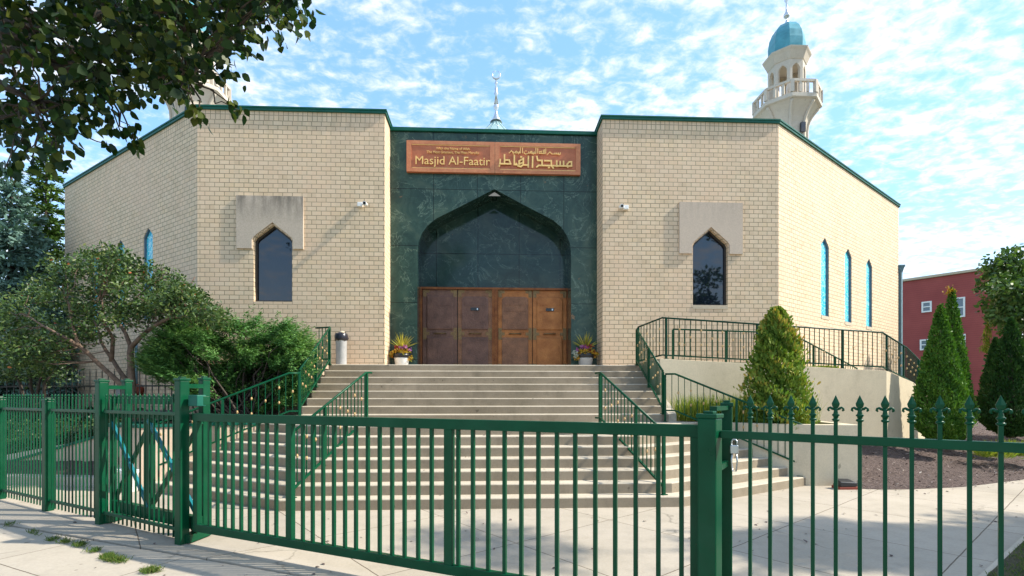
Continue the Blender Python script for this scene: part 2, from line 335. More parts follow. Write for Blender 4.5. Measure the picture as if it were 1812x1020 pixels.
leafmat('pink_petal', [(.50, .07, .22), (.38, .12, .48), (.62, .30, .50)], .3, .5, .3); leafmat('red_petal', [(.40, .02, .05), (.50, .10, .03), (.30, .02, .08)], .2, .5, .3)
leafmat('silver_foliage', [(.38, .42, .36), (.5, .52, .46)], .2, .6, .2); leafmat('lawn_blade', [(.045, .10, .018), (.08, .15, .025), (.18, .19, .06)], .3, .6, .2)
m = M_('mulch', .95, 0, .2); n = m.noise(26, 6, .75); m.color(m.ramp(n, [(.3, (.045, .032, .028)), (.55, (.13, .095, .085)), (.75, (.26, .21, .19))])); m.bump(n, 1, .05); MAT['mulch'] = m.m
m = M_('mulch_chip', .9, 0, .2); at = nn(m.t, 'ShaderNodeAttribute'); at.attribute_name = 'tone'; m.color(m.ramp(at.outputs['Fac'], [(0, (.05, .035, .03)), (.6, (.15, .11, .10)), (.95, (.30, .25, .22)), (1, (.5, .45, .4))])); MAT['mulch_chip'] = m.m
m = M_('ground_soil', .95, 0, .2); m.color(m.ramp(m.noise(.8, 7, .7), [(.3, (.05, .075, .025)), (.7, (.11, .13, .05))])); MAT['ground_soil'] = m.m
m = M_('bed_soil', .95, 0, .2); m.color(m.ramp(m.noise(5, 7, .7), [(.3, (.035, .04, .02)), (.7, (.10, .085, .05))])); m.bump(m.noise(30, 5), 1, .04); MAT['bed_soil'] = m.m
m = M_('red_siding', .7); wv = nn(m.t, 'ShaderNodeTexWave', wave_type='BANDS', bands_direction='Z', wave_profile='SAW'); wv.inputs['Scale'].default_value = 1.6; m.L(m.mapping(), wv.inputs['Vector'])
m.color(m.mix(m.ramp(wv.outputs[0], [(0, (1, 1, 1)), (.12, (0, 0, 0))]), m.ramp(m.noise(.6, 5), [(.3, (.29, .050, .044)), (.7, (.37, .072, .06))]), (.13, .02, .02))); MAT['red_siding'] = m.m
# fake-free tinted stone for the minarets
concrete('minaret_stone', (.52, .45, .37), (.60, .53, .44), None, .3)
GP = MAT['green_paint']

# ------------------------------------------------------------------ ground
quick('ground', MAT['ground_soil'], None, 'face', [(-400, -150, -.06), (400, -150, -.06), (400, 600, -.06), (-400, 600, -.06)])
tag(bpy.data.objects['ground'], kind='structure')
# seam line between plaza apron and sidewalk (runs parallel to the fence)
sA, sB = survz(0, 925, 0), survz(560, 1020, 0); sdir = (sB - sA).normalized(); sL = sA - sdir * 30; sR = sB + sdir * 30
nrm = Vector((sdir.y, -sdir.x, 0));  nrm = nrm if nrm.y < 0 else -nrm
pm = MB(); pm.prism([sL[:2], sR[:2], (30, 25), (-30, 25)], -.05, 0.0); plaza = pm.build('plaza', MAT['plaza_concrete'], None, .008); tag(plaza, kind='structure')
s0, s1 = sL + nrm * .03, sR + nrm * .03
pm = MB(); pm.prism([(s0 + nrm * 9)[:2], (s1 + nrm * 9)[:2], s1[:2], s0[:2]], -.05, -.012); sw = pm.build('sidewalk', MAT['sidewalk_concrete'], None, .008); tag(sw, kind='structure')
# planting bed of bark mulch to the right: rises towards the ramp wall
def bedmesh(name, front, back, zf, zb, nu=60, nv=26, bumpy=.02, mat='mulch'):
    fr = [Vector(p) for p in front]; bk = [Vector(p) for p in back]
    def along(pl, t):
        ls = [(pl[i + 1] - pl[i]).length for i in range(len(pl) - 1)]; tt = t * sum(ls)
        for i, l in enumerate(ls):
            if tt <= l or i == len(ls) - 1: return pl[i].lerp(pl[i + 1], min(1, tt / l))
            tt -= l
    vs = []; 
    for j in range(nv + 1):
        for i in range(nu + 1):
            a, b = along(fr, i / nu), along(bk, i / nu); t = j / nv; p = a.lerp(b, t)
            za = zf + (zb - zf) * (t ** .9); vs.append((p.x, p.y, za + (random.uniform(-bumpy, bumpy) if j else 0)))
    m = MB(); m.poly(vs, [(j * (nu + 1) + i, j * (nu + 1) + i + 1, (j + 1) * (nu + 1) + i + 1, (j + 1) * (nu + 1) + i) for j in range(nv) for i in range(nu)], True)
    o = m.build(name, MAT[mat]); tag(o, kind='structure'); return o, vs
front = [cf(6.2, 9.15), cf(6.7, 9.02), cf(7.15, 9.03), cf(8.38, 9.26), cf(10.3, 10.05), cf(14.5, 12.6), cf(24, 19)]
mbed, mvs = bedmesh('mulch_bed', front, [(7.0, 11.9, 0), (9.9, 12.4, 0), (13.0, 16.0, 0), (20, 27, 0), (32, 30, 0)], .004, .62, 80)
# lawn in the lower right corner with a low edge
le0, le1 = survz(1735, 1020, 0), survz(1812, 950, 0); ld = (le1 - le0).normalized(); ln = Vector((ld.y, -ld.x, 0))
a0, a1 = le0 - ld * 4, le0 + ld * 9
lm = MB(); lm.prism([(a0 + ln * .05)[:2], (a0 + ln * 8)[:2], (a1 + ln * 8)[:2], (a1 + ln * .05)[:2]], -.04, .03); lawn_soil = lm.build('lawn', MAT['bed_soil']); tag(lawn_soil, kind='structure')
lm = MB(); lm.prism([a0[:2], (a0 + ln * .045)[:2], (a1 + ln * .045)[:2], a1[:2]], -.02, .022); tag(lm.build('lawn_edging', MAT['step_concrete']), kind='structure')

# ------------------------------------------------------------------ mosque
XC = .14; YF = 13.2; HT = 9.1; PLAT = 2.475
Ro, Ri = Vector((XC + 7.71, YF)), Vector((XC + 2.88, YF)); Lo, Li = Vector((XC - 7.69, YF)), Vector((XC - 2.90, YF))
YP = 13.92; YD = 14.66
dR = Vector((math.cos(R(34.5)), math.sin(R(34.5)))); dL = Vector((-dR.x, dR.y))
Re = Ro + dR * 9.93; Le = Lo + dL * 9.2
dR2 = Vector((math.cos(R(69)), math.sin(R(69)))); Re2 = Re + dR2 * 9.5; Le2 = Le + Vector((-dR2.x, dR2.y)) * 9.5
mosque = empty('mosque', (XC, YF, 0), 'cream brick mosque with green marble portal, sloping side wings and green roof edging', 'mosque')
SOLD = .235
def wallmesh(p, q, z0, z1, openings=(), depth=.16, u0=0.0):
    """brick face from p to q (seen with p left), openings = outlines (u, z) from left foot over the top to right foot"""
    p, q = Vector(p[:2]), Vector(q[:2]); d = (q - p).normalized(); Lw = (q - p).length; n = Vector((d.y, -d.x))
    def P(u, z, dep=0.0): b = p + d * u - n * dep; return (b.x, b.y, z)
    m = MB(); cur = 0.0
    def rect(a, b, za, zb): m.face([P(a, za), P(b, za), P(b, zb), P(a, zb)], [(u0 + a, za), (u0 + b, za), (u0 + b, zb), (u0 + a, zb)])
    for op in sorted(openings, key=lambda o: o[0][0]):
        a, b = op[0][0], op[-1][0]; rect(cur, a, z0, z1)
        if op[0][1] > z0 + 1e-4: rect(a, b, z0, op[0][1])
        h = len(op) // 2                       # split over the apex so each piece is simple
        ap = op[h]
        for part in (op[1:h + 1], op[h:-1]):
            if part[0] is op[1] or part[0][0] == op[1][0] and part[-1] is ap: pts = [(a, z1)] + list(part) + [(ap[0], z1)]
            else: pts = [(ap[0], z1)] + list(part) + [(b, z1)]
            m.face([P(*t) for t in pts], [(u0 + t[0], t[1]) for t in pts])
        ring = list(op) + ([op[0]] if op[0][1] > z0 + 1e-4 else [])
        for (ua, za), (ub, zb) in zip(ring, ring[1:]):
            w_ = depth; m.face([P(ua, za), P(ub, zb), P(ub, zb, depth), P(ua, za, depth)], [(ua, za), (ub, zb), (ub + (0 if za == zb else w_), zb + (w_ if za == zb else 0)), (ua + (0 if za == zb else w_), za + (w_ if za == zb else 0))])
        cur = b
    rect(cur, Lw, z0, z1); return m, P
def win_outline(u0, u1, z0, zs, za): uc = (u0 + u1) / 2; k = (u1 - u0) * .04; return [(u0, z0), (u0, zs - k), (u0 + k * 1.2, zs + k), (uc, za), (u1 - k * 1.2, zs + k), (u1, zs - k), (u1, z0)]
def inset(pts, e):
    cx_ = sum(p[0] for p in pts) / len(pts); z0 = min(p[1] for p in pts); z1 = max(p[1] for p in pts); zc = (z0 + z1) / 2; wx = max(p[0] for p in pts) - min(p[0] for p in pts)
    return [((p[0] - cx_) * (1 - 2 * e / wx) + cx_, (p[1] - zc) * (1 - 2 * e / (z1 - z0)) + zc) for p in pts]
def fit_window(P, out_, dep, frame_mat, pane_mat, fw=.05, mull=False, sill=None):
    fr = MB(); inn = inset(out_, fw); r1 = list(out_) + [out_[0]]; r2 = list(inn) + [inn[0]]
    for k in range(len(out_)):
        fr.face([P(*r1[k], dep - .05), P(*r1[k + 1], dep - .05), P(*r2[k + 1], dep - .05), P(*r2[k], dep - .05)])
        fr.face([P(*r2[k], dep - .05), P(*r2[k + 1], dep - .05), P(*r2[k + 1], dep + .01), P(*r2[k], dep + .01)])
    win = fr.build('window', MAT[frame_mat], mosque)
    pn = MB(); pn.face([P(*t, dep) for t in inn], [t for t in inn]); adoptp = pn.build('pane', MAT[pane_mat]); adopt(adoptp, win)
    if sill:
        u0, u1, z = sill; s_ = MB(); a = Vector(P(u0 - .0, z, -.012)); b = Vector(P(u1 + .0, z, -.012)); c = Vector(P(u1 + .0, z, dep - .055)); d_ = Vector(P(u0 - .0, z, dep - .055))
        s_.prism([a[:2], b[:2], c[:2], d_[:2]], z - .10, z + .006); adopt(s_.build('sill', MAT['window_sill'], None, .005), win)
    return win
def xat(px, Y):        # X where the sight line of a surveyed column meets the plane Y
    u = (px - 906) / FPX; return (u * cs + sn) / (cs - u * sn) * Y
def zat(px, py, Y): X = xat(px, Y); zc = X * sn + Y * cs; return EYE + (700 - py) * zc / FPX
# front blocks
lintels = []
for side, (pa, pb) in (('l', (Lo, Li)), ('r', (Ri, Ro))):
    if side == 'l': x0, x1, zb, zs, za = xat(449, YF), xat(517, YF), zat(483, 534, YF), zat(483, 424, YF), zat(483, 398, YF); lx0, lx1, lz0, lz1 = xat(419.5, YF), xat(537.5, YF), zat(478, 441, YF), zat(478, 348, YF)
    else: x0, x1, zb, zs, za = xat(1226, YF), xat(1288, YF), zat(1257, 541, YF), zat(1257, 433, YF), zat(1257, 406, YF); lx0, lx1, lz0, lz1 = xat(1201.5, YF), xat(1313, YF), zat(1257, 450, YF), zat(1257, 359.5, YF)
    op = win_outline(x0 - pa.x, x1 - pa.x, zb, zs, za)
    wm_, P = wallmesh(pa, pb, 0, HT - SOLD, [op], .17, u0=.06); wm_.build('wall', MAT['brick'], mosque)
    sm, _ = wallmesh(pa, pb, HT - SOLD, HT, u0=.04); sm.build('soldier_course', MAT['soldier'], mosque)
    fit_window(P, op, .15, 'dark_frame', 'dark_glass', .045, sill=(op[0][0], op[-1][0], zb) if side == 'r' else None)
    # cast stone surround with the arch cut out
    e = .03; o2 = [(u - .0, z) for u, z in win_outline(x0 - e - pa.x, x1 + e - pa.x, lz0, zs + .02, za + .05)]
    lp = [(lx0 - pa.x, lz0)] + o2 + [(lx1 - pa.x, lz0), (lx1 - pa.x, lz1), (lx0 - pa.x, lz1)]
    uc = (o2[0][0] + o2[-1][0]) / 2
    halves = [[(lx0 - pa.x, lz0)] + o2[:4] + [(uc, lz1), (lx0 - pa.x, lz1)], o2[3:] + [(lx1 - pa.x, lz0), (lx1 - pa.x, lz1), (uc, lz1)]]
    lm = MB()
    for hpts in halves: lm.face([P(*t, -.045) for t in hpts])
    ring = lp + [lp[0]]
    for a, b in zip(ring, ring[1:]): lm.face([P(*a, -.045), P(*b, -.045), P(*b, .0), P(*a, .0)])
    st = M_('stained_stone_' + side, .9, 0, .2); f = st.noise(55, 4, .7); drip = st.noise(3.2, 6, .7, st.mapping('Object', (1.6, 1, .35)))
    c = st.ramp(f, [(.3, (.42, .34, .265)), (.7, (.62, .52, .42))]) if side == 'l' else st.ramp(f, [(.3, (.50, .40, .31)), (.7, (.66, .54, .43))])
    gz = nn(st.t, 'ShaderNodeSeparateXYZ'); st.L(st.co.outputs['Object'], gz.inputs[0])
    up = nn(st.t, 'ShaderNodeMapRange'); up.inputs[1].default_value = lz1 - .75; up.inputs[2].default_value = lz1; st.L(gz.outputs[2], up.inputs[0])
    dk = st.math('MULTIPLY', st.math('MULTIPLY', up.outputs[0], st.ramp(drip, [(.35, (0, 0, 0)), (.6, (1, 1, 1))])), .75 if side == 'l' else .2)
    st.color(st.mix(dk, c, (.10, .09, .075))); st.bump(f, .5, .006)
    lm.build('window_surround', st.m, mosque)
# side wings
def side_windows(p, q, pxs, ytop, ybot, wpx, right=True):
    p, q = Vector(p), Vector(q); d = (q - p).normalized(); ops = []
    for px, yt, yb in zip(pxs, ytop, ybot):
        u = (px - 906) / FPX; rx, ry = u * cs + sn, cs - u * sn      # ray
        # p + d*s = t*(rx,ry)
        det = d.x * (-ry) + rx * d.y; s_ = (-p.x * -ry + -rx * p.y) / det if abs(det) > 1e-9 else 0
        s_ = (p.x * ry - rx * p.y) / det; pt = p + d * s_; zc = pt.x * sn + pt.y * cs
        za = EYE + (700 - yt) * zc / FPX; zb = EYE + (700 - yb) * zc / FPX; hw = wpx / 2
        ops.append(win_outline(s_ - hw, s_ + hw, zb, za - .24, za))
    return ops
opsR = side_windows(Ro, Re, (1460, 1501, 1538), (421, 440, 458), (560, 571, 579), .58)
m_, P = wallmesh(Ro, Re, 0, HT - SOLD, opsR, .12, u0=.1); m_.build('wall', MAT['brick'], mosque)
for o_ in opsR: fit_window(P, o_, .07, 'blue_frame', 'stained_glass', .03, sill=(o_[0][0], o_[-1][0], o_[0][1]))
m_, _ = wallmesh(Ro, Re, HT - SOLD, HT); m_.build('soldier_course', MAT['soldier'], mosque)
opsL = side_windows(Le, Lo, (167, 213, 262), (449, 424, 403), (590, 580, 566), .58)
m_, P = wallmesh(Le, Lo, 0, HT - SOLD, opsL, .12, u0=.1); m_.build('wall', MAT['brick'], mosque)
for o_ in opsL: fit_window(P, o_, .07, 'blue_frame', 'stained_glass', .03, sill=(o_[0][0], o_[-1][0], o_[0][1]))
m_, _ = wallmesh(Le, Lo, HT - SOLD, HT); m_.build('soldier_course', MAT['soldier'], mosque)
for a, b in ((Re, Re2), (Le2, Le), (Li, (Li.x, YP)), ((Ri.x, YP), Ri), (Re2, Le2)):
    m_, _ = wallmesh(a, b, 0, HT - SOLD); m_.build('wall', MAT['brick'], mosque); m_, _ = wallmesh(a, b, HT - SOLD, HT); m_.build('soldier_course', MAT['soldier'], mosque)
rm = MB(); ring = [Lo, Li, (Li.x, YP), (Ri.x, YP), Ri, Ro, Re, Re2, Le2, Le]; rm.face([(p[0], p[1], HT - .12) for p in ring]); rm.build('roof', MAT['roof_membrane'], mosque)
# green metal coping
def coping(pts, z, name='coping', h=.1, over=.045):
    cm = MB(); P2 = [Vector(p[:2]) for p in pts]
    def off(i, e):
        dirs = []
        if i > 0: dirs.append((P2[i] - P2[i - 1]).normalized())
        if i < len(P2) - 1: dirs.append((P2[i + 1] - P2[i]).normalized())
        ns = [Vector((d.y, -d.x)) for d in dirs]; b = sum(ns, Vector((0, 0))).normalized(); k = 1 / max(.35, b.dot(ns[0])); return P2[i] + b * e * k
    for i in range(len(P2) - 1):
        o0, o1, i0, i1 = off(i, over), off(i + 1, over), off(i, -.32), off(i + 1, -.32)
        lip = (.012, .055)
        for (e, za, zb) in ((0, 0, h * .62), (.018, h * .62, h)):
            oo0, oo1 = off(i, over + e), off(i + 1, over + e)
            cm.poly([(oo0.x, oo0.y, z + za), (oo1.x, oo1.y, z + za), (i1.x, i1.y, z + za), (i0.x, i0.y, z + za), (oo0.x, oo0.y, z + zb), (oo1.x, oo1.y, z + zb), (i1.x, i1.y, z + zb), (i0.x, i0.y, z + zb)],
                    [(3, 2, 1, 0), (4, 5, 6, 7), (0, 1, 5, 4), (1, 2, 6, 5), (2, 3, 7, 6), (3, 0, 4, 7)])
    return cm.build(name, MAT['teal_green'], mosque)
coping([Le2, Le, Lo, Li, (Li.x, YP + .3)], HT); coping([(Ri.x, YP + .3), Ri, Ro, Re, Re2], HT)
# portal of green marble
zarch = zat(875, 335, YP)
AC = xat(875, YP)
def px_arch(px, py): return (xat(px, YP) - Li.x, zat(px, py, YP))
Larch = [(739, 643), (738.5, 447), (740.5, 429), (746, 414), (756, 400), (772, 387), (823, 361.5), (875, 335)]
Rarch = [(875, 335), (927, 363), (979, 390), (993, 402), (1003, 417), (1008.5, 431), (1010.5, 448), (1011, 643)]
aop = [px_arch(*p) for p in Larch] + [px_arch(*p) for p in Rarch[1:]]
aop[0] = (aop[1][0], PLAT - .03); aop[-1] = (aop[-2][0], PLAT - .03)
m_ = MB(); ZT = HT - .06; pl = Vector((Li.x, YP)); W = Ri.x - Li.x
def PP(u, z, dep=0.0): return (Li.x + u, YP + dep, z)
a_, b_ = aop[0][0], aop[-1][0]
def frect(m, a, b, za, zb, dep=0.0): m.face([PP(a, za, dep), PP(b, za, dep), PP(b, zb, dep), PP(a, zb, dep)], [(a, za), (b, za), (b, zb), (a, zb)])
frect(m_, 0, a_, 0, ZT); frect(m_, b_, W, 0, ZT)
for pts in ([(a_, ZT)] + aop[1:8] + [(aop[7][0], ZT)], [(aop[7][0], ZT)] + aop[7:-1] + [(b_, ZT)]): m_.face([PP(*t) for t in pts], pts)
m_.build('portal', MAT['green_marble'], mosque)
rv = MB()
for p, q in zip(aop, aop[1:]): rv.face([PP(*p), PP(*q), PP(*q, YD - YP), PP(*p, YD - YP)], [(0, p[1]), (0, q[1]), (.7, q[1]), (.7, p[1])])
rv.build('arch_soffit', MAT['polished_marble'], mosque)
DT = 4.86
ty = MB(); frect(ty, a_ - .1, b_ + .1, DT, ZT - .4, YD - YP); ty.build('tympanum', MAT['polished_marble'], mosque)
cp = MB(); cp.box(((Li.x + Ri.x) / 2, YP + .12, ZT + .045), (W - .006, .36, .09)); cp.build('coping', MAT['teal_green'], mosque)
kb = MB(); kb.face([PP(aop[7][0] - .17, zarch - .17, .06), PP(aop[7][0] + .17, zarch - .17, .06), PP(aop[7][0] + .05, zarch - .09, .06), PP(aop[7][0], zarch - .06, .06), PP(aop[7][0] - .05, zarch - .09, .06)]); kb.build('keystone', MAT['cast_stone'], mosque)
# floor of the recess
fl = MB(); fl.box(((Li.x + Ri.x) / 2, (YF + YD + .6) / 2, PLAT - .15), (W - .01, YD + .6 - YF, .30)); fl.build('threshold', MAT['step_concrete'], mosque)
# doors: four embossed copper leaves
DX0, DX1 = xat(744.5, YD), xat(1006, YD)
fm = MB(); fz = DT
cxm = (DX0 + DX1) / 2
for x, wd in ((DX0 + .03, .06), (cxm - .005, .17), (DX1 - .03, .06)): fm.box((x, YD - .05, (PLAT + fz) / 2), (wd, .14, fz - PLAT))
fm.box((cxm, YD - .056, fz - .03), (DX1 - DX0 - .004, .15, .06)); fm.box((cxm + .02, YD - .135, (PLAT + fz) / 2 - .03), (.045, .05, fz - PLAT - .08)); fm.build('door_frame', MAT['door_frame_copper'], mosque)
bk = MB(); bk.face([(DX0 - .3, YD + .05, PLAT - .1), (DX1 + .3, YD + .05, PLAT - .1), (DX1 + .3, YD + .05, fz + .02), (DX0 - .3, YD + .05, fz + .02)]); bk.build('door_backing', MAT['dark_frame'], mosque)
lw = (DX1 - DX0 - .12 - .17) / 4
xs_ = [DX0 + .06 + lw / 2, DX0 + .06 + lw * 1.5 + .005, cxm + .08 + lw / 2, cxm + .08 + lw * 1.5 + .005]
def rrect(x0, x1, z0, z1, r, steps=4, notch=()):
    pts = []
    for cxx, czz, a0, rr in ((x1 - r, z1 - r, 0, r), (x0 + r, z1 - r, 90, r), (x0 + .02, z0 + .02, 180, .02), (x1 - .02, z0 + .02, 270, .02)):
        for k in range(steps + 1): a = R(a0 + 90 * k / steps); pts.append((cxx + rr * math.cos(a), czz + rr * math.sin(a)))
    return pts
dl = ['embossed purple brown copper door leaf', 'copper door leaf with keypad beside the centre post', 'copper door leaf with orange edges right of the centre post', 'bright orange copper door leaf']
for k, x in enumerate(xs_):
    dm = 'door_orange' if k == 3 else ('door_purple' if k != 2 else 'door_brown')
    em = 'door_orange' if k >= 2 else ('door_brown' if k == 1 else 'door_purple')
    leaf = quick('door', MAT[em], mosque, 'box', (x, YD - .03, (PLAT + fz - .06) / 2 + .005), (lw - .015, .06, fz - .06 - PLAT - .012)); leaf['label'] = dl[k]
    zmid = PLAT + 1.02
    for (z0, z1, r_) in ((PLAT + .04, zmid - .09, .03 if k != 3 else .1), (zmid + .14, fz - .26, .03 if k in (0,) else .12)):
        pm_ = MB(); pts = rrect(x - lw / 2 + .12, x + lw / 2 - .12, z0, z1, r_)
        i2 = [((p[0] - x) * .93 + x, (p[1] - (z0 + z1) / 2) * .96 + (z0 + z1) / 2) for p in pts]; n_ = len(pts)
        pm_.poly([(p[0], YD - .062, p[1]) for p in pts] + [(p[0], YD - .085, p[1]) for p in pts] + [(p[0], YD - .093, p[1]) for p in i2],
                 [(j, (j + 1) % n_, n_ + (j + 1) % n_, n_ + j) for j in range(n_)] + [(n_ + j, n_ + (j + 1) % n_, 2 * n_ + (j + 1) % n_, 2 * n_ + j) for j in range(n_)] + [tuple(range(2 * n_, 3 * n_))])
        if z0 > zmid:       # cartouche bands across the upper panel
            for cz in ((z1 - .22),) if k < 2 else (z1 - .2, z1 - .38):
                pm_.bar((x - lw / 2 + .2, YD - .094, cz), (x + lw / 2 - .2, YD - .094, cz), .02, .085)
        adopt(pm_.build('door_panel', MAT[dm]), leaf)
    for sx in (-1, 1):
        for cz, hh in ((fz - .17, .2), (zmid + .02, .34)) + (((PLAT + .1), .12),):
            cb_ = MB(); cb_.box((x + sx * (lw / 2 - .065), YD - .066, cz), (.10, .02, hh)); cb_.box((x + sx * (lw / 2 - .14), YD - .0665, cz + (.06 if cz > zmid + .5 else 0)), (.12, .016, .085))
            adopt(cb_.build('corner_plate', MAT['corner_brass']), leaf)
    hd = MB(); hd.tube([(x - .17, YD - .07, zmid + .02), (x - .17, YD - .15, zmid + .02), (x + .17, YD - .15, zmid + .02), (x + .17, YD - .07, zmid + .02)], .017, 8); adopt(hd.build('handle', MAT['corner_brass']), leaf)
    if k in (1, 3):
        kp = MB(); kp.box((x, YD - .115, zmid + .73), (.24, .04, .085)); kpo = adopt(kp.build('keypad', MAT['lens_black']), leaf); kp = MB(); kp.box((x + .07, YD - .137, zmid + .73), (.035, .006, .05))
        adopt(kp.build('keypad_lens', MAT['silver']), leaf)
# dome with finial
Dc = Vector((0.0, 24.0)); Dc.x = xat(878, 24); zt = zat(878, 215, 24)
dm_ = MB(); prof = []
for t in np.linspace(0, 1, 22):
    a = t * math.pi / 2; r_ = 5.0 * math.cos(a) ** .92; z_ = -4.3 + 4.3 * (math.sin(a) ** 1.0) ; prof.append((max(r_, .10) if t < 1 else .10, z_))
prof = [(4.6, -6.2), (4.6, -5.0), (4.2, -4.2), (3.5, -3.35), (2.7, -2.6), (1.9, -1.85), (1.2, -1.15), (.75, -.70), (.4, -.33), (.14, 0.0)]
dm_.lathe((Dc.x, Dc.y, zt), prof, 32, False); dome = dm_.build('dome', MAT['light_dome'], mosque)
ribs = MB()
for j in range(16):
    a = 2 * math.pi * j / 16 + .1; ribs.tube([(Dc.x + r_ * math.cos(a), Dc.y + r_ * math.sin(a), zt + z_ + .01) for r_, z_ in prof[1:]], .016, 5)
adopt(ribs.build('dome_rib', MAT['light_dome']), dome)
fi = MB(); h = zat(878, 138, 24) - zt
fi.lathe((Dc.x, Dc.y, zt - .05), [(.30, 0), (.16, .18), (.08, .42), (.05, .55), (.13, .68), (.13, .78), (.05, .9)] + [(.10, h * .42), (.05, h * .62), (.11, h * .66), (.05, h * .7), (.08, h * .76), (.035, h * .88), (.08, h * .90), (.035, h * .92), (.03, h)], 12)
def crescent(m, c, r1, r2, th, gap=.55):
    pts1 = [Vector((c[0] + r1 * math.sin(a), c[1], c[2] - r1 * math.cos(a))) for a in np.linspace(-math.pi + gap, math.pi - gap, 22)]
    rad = [.012 + th * (.5 + .5 * math.cos(a)) for a in np.linspace(-math.pi, math.pi, 22)]; m.tube(pts1, rad, 6)
crescent(fi, (Dc.x, Dc.y, zt + h + .14), .19, 0, .032, .25); adopt(fi.build('finial', MAT['silver']), dome)
# downspouts
for nm, p, d in (('r', Re, dR), ('l', Le, dL)):
    q = p + Vector((d.x * .1, d.y * .1 - .02)) if nm == 'r' else p + Vector((-.08, -.02))
    ds = MB(); ds.box((q.x, q.y, 3.4 if nm == 'r' else 1.6), (.13, .13, 6.6 if nm == 'r' else 3.2), R(34))
    if nm == 'r': ds.lathe((q.x, q.y, 6.5), [(.07, 0), (.14, .22), (.17, .26), (.17, .32)], 4, False, R(34)); 
    ds.build('downspout', MAT['downspout_blue'], mosque)

# minarets
def octa(m, c, prof, n=8, ph=R(22.5)): m.lathe(c, prof, n, False, ph)
def minaret(cx_, cy_, label):
    root = empty('minaret', (cx_, cy_, 0), label, 'minaret', 'matching octagonal minarets')
    zc = 24.0; B = lambda y: EYE + (700 - y) * zc / FPX
    zb0, zfl, zr1, zlt, zc1, zd = B(240), B(201), B(171), B(122), B(107), B(44)
    sh = MB(); sh_prof = [(.86, -zb0 + 0), (.84, 0)] + [(.84 + .53 * (t ** 2.2), (zfl - zb0) * t + .25) for t in (0, .25, .45, .62, .76, .88, .97)] + [(1.42, zfl - zb0 + .28)]
    octa(sh, (cx_, cy_, zb0 - .25), sh_prof); shaft = sh.build('shaft', MAT['minaret_stone'], root)
    rb = MB()
    for j in range(8):
        a = R(22.5 + 45 * j); pts = [(cx_ + (r_ + .02) * math.cos(a), cy_ + (r_ + .02) * math.sin(a), zb0 - .25 + z_) for r_, z_ in sh_prof[1:-1]]; rb.tube([(pts[0][0], pts[0][1], 1)] + pts, .07, 6)
    adopt(rb.build('rib', MAT['minaret_stone']), shaft)
    bl = MB(); octa(bl, (cx_, cy_, zfl), [(1.42, 0), (1.49, .03), (1.49, .20), (1.42, .22)]); bl.build('balcony_floor', MAT['minaret_stone'], root)
    rl = MB(); v8 = [Vector((cx_ + 1.43 * math.cos(R(22.5 + 45 * j)), cy_ + 1.43 * math.sin(R(22.5 + 45 * j)), 0)) for j in range(8)]
    for j in range(8):
        a, b = v8[j], v8[(j + 1) % 8]; rl.bar((a.x, a.y, zr1 - .05), (b.x, b.y, zr1 - .05), .12, .11)
        rl.box((a.x, a.y, (zfl + zr1) / 2 + .1), (.15, .15, zr1 - zfl - .25), R(22.5 + 45 * j))
        for t in (1 / 3, 2 / 3): p = a.lerp(b, t); rl.box((p.x, p.y, (zfl + zr1) / 2 + .1), (.09, .09, zr1 - zfl - .28), R(45 + 45 * j))
    rl.build('balustrade', MAT['minaret_stone'], root)
    # lantern: eight piers with pointed openings
    ln_ = MB(); rr = .82
    for j in range(8):
        a0, a1 = R(22.5 + 45 * j), R(67.5 + 45 * j); p = Vector((cx_ + rr * math.cos(a0), cy_ + rr * math.sin(a0))); q = Vector((cx_ + rr * math.cos(a1), cy_ + rr * math.sin(a1))); L_ = (q - p).length
        z0 = zfl + .2; zt_ = zlt; o_ = [(L_ * .2, z0), (L_ * .2, zt_ - .42), (L_ * .3, zt_ - .30), (L_ * .5, zt_ - .20), (L_ * .7, zt_ - .30), (L_ * .8, zt_ - .42), (L_ * .8, z0)]
        d = (q - p) / L_; nn_ = Vector((d.y, -d.x))
        for dep in (0.0, .14):
            def Q(u, z, e=0.0): b = p + d * (u if dep == 0 else L_ * .5 + (u - L_ * .5) * .92) - nn_ * -dep * 1.0; return (b.x, b.y, z)
            ctr = Vector((cx_, cy_)); 
            def Q(u, z, dep=dep): b = p + d * u; b2 = ctr + (b - ctr) * (1 - dep / rr); return (b2.x, b2.y, z)
            ln_.face([Q(0, z0), Q(L_ * .2, z0), Q(L_ * .2, zt_), Q(0, zt_)]); ln_.face([Q(L_ * .8, z0), Q(L_, z0), Q(L_, zt_), Q(L_ * .8, zt_)])
            ln_.face([Q(L_ * .2, zt_)] + [Q(*t) for t in o_[1:4]] + [Q(L_ * .5, zt_)]); ln_.face([Q(L_ * .5, zt_)] + [Q(*t) for t in o_[3:-1]] + [Q(L_ * .8, zt_)])
        for a, b in zip(o_, o_[1:]): ln_.face([Q(*a, dep=0.0), Q(*b, dep=0.0), Q(*b, dep=.14), Q(*a, dep=.14)])
    octa(ln_, (cx_, cy_, zlt), [(.82, -.02), (.85, .0), (.98, (zc1 - zlt) * .75), (1.05, (zc1 - zlt)), (1.07, (zc1 - zlt) + .06), (.9, (zc1 - zlt) + .12)])
    ln_.build('lantern', MAT['minaret_stone'], root)
    dd = MB(); hd_ = zd - zc1 - .1
    octa(dd, (cx_, cy_, zc1 + .1), [(.79, 0), (.81, .25), (.815, hd_ * .35), (.76, hd_ * .58), (.63, hd_ * .77), (.46, hd_ * .90), (.24, hd_ * .975), (.06, hd_)]); d_o = dd.build('dome', MAT['turquoise_metal'], root)
    ff = MB(); ff.lathe((cx_, cy_, zd - .03), [(.16, 0), (.05, .22), (.03, .3), (.07, .36), (.14, .42), (.14, .52), (.05, .66), (.04, 1.1), (.10, 1.2), (.10, 1.26), (.04, 1.36), (.03, 1.8)], 12)
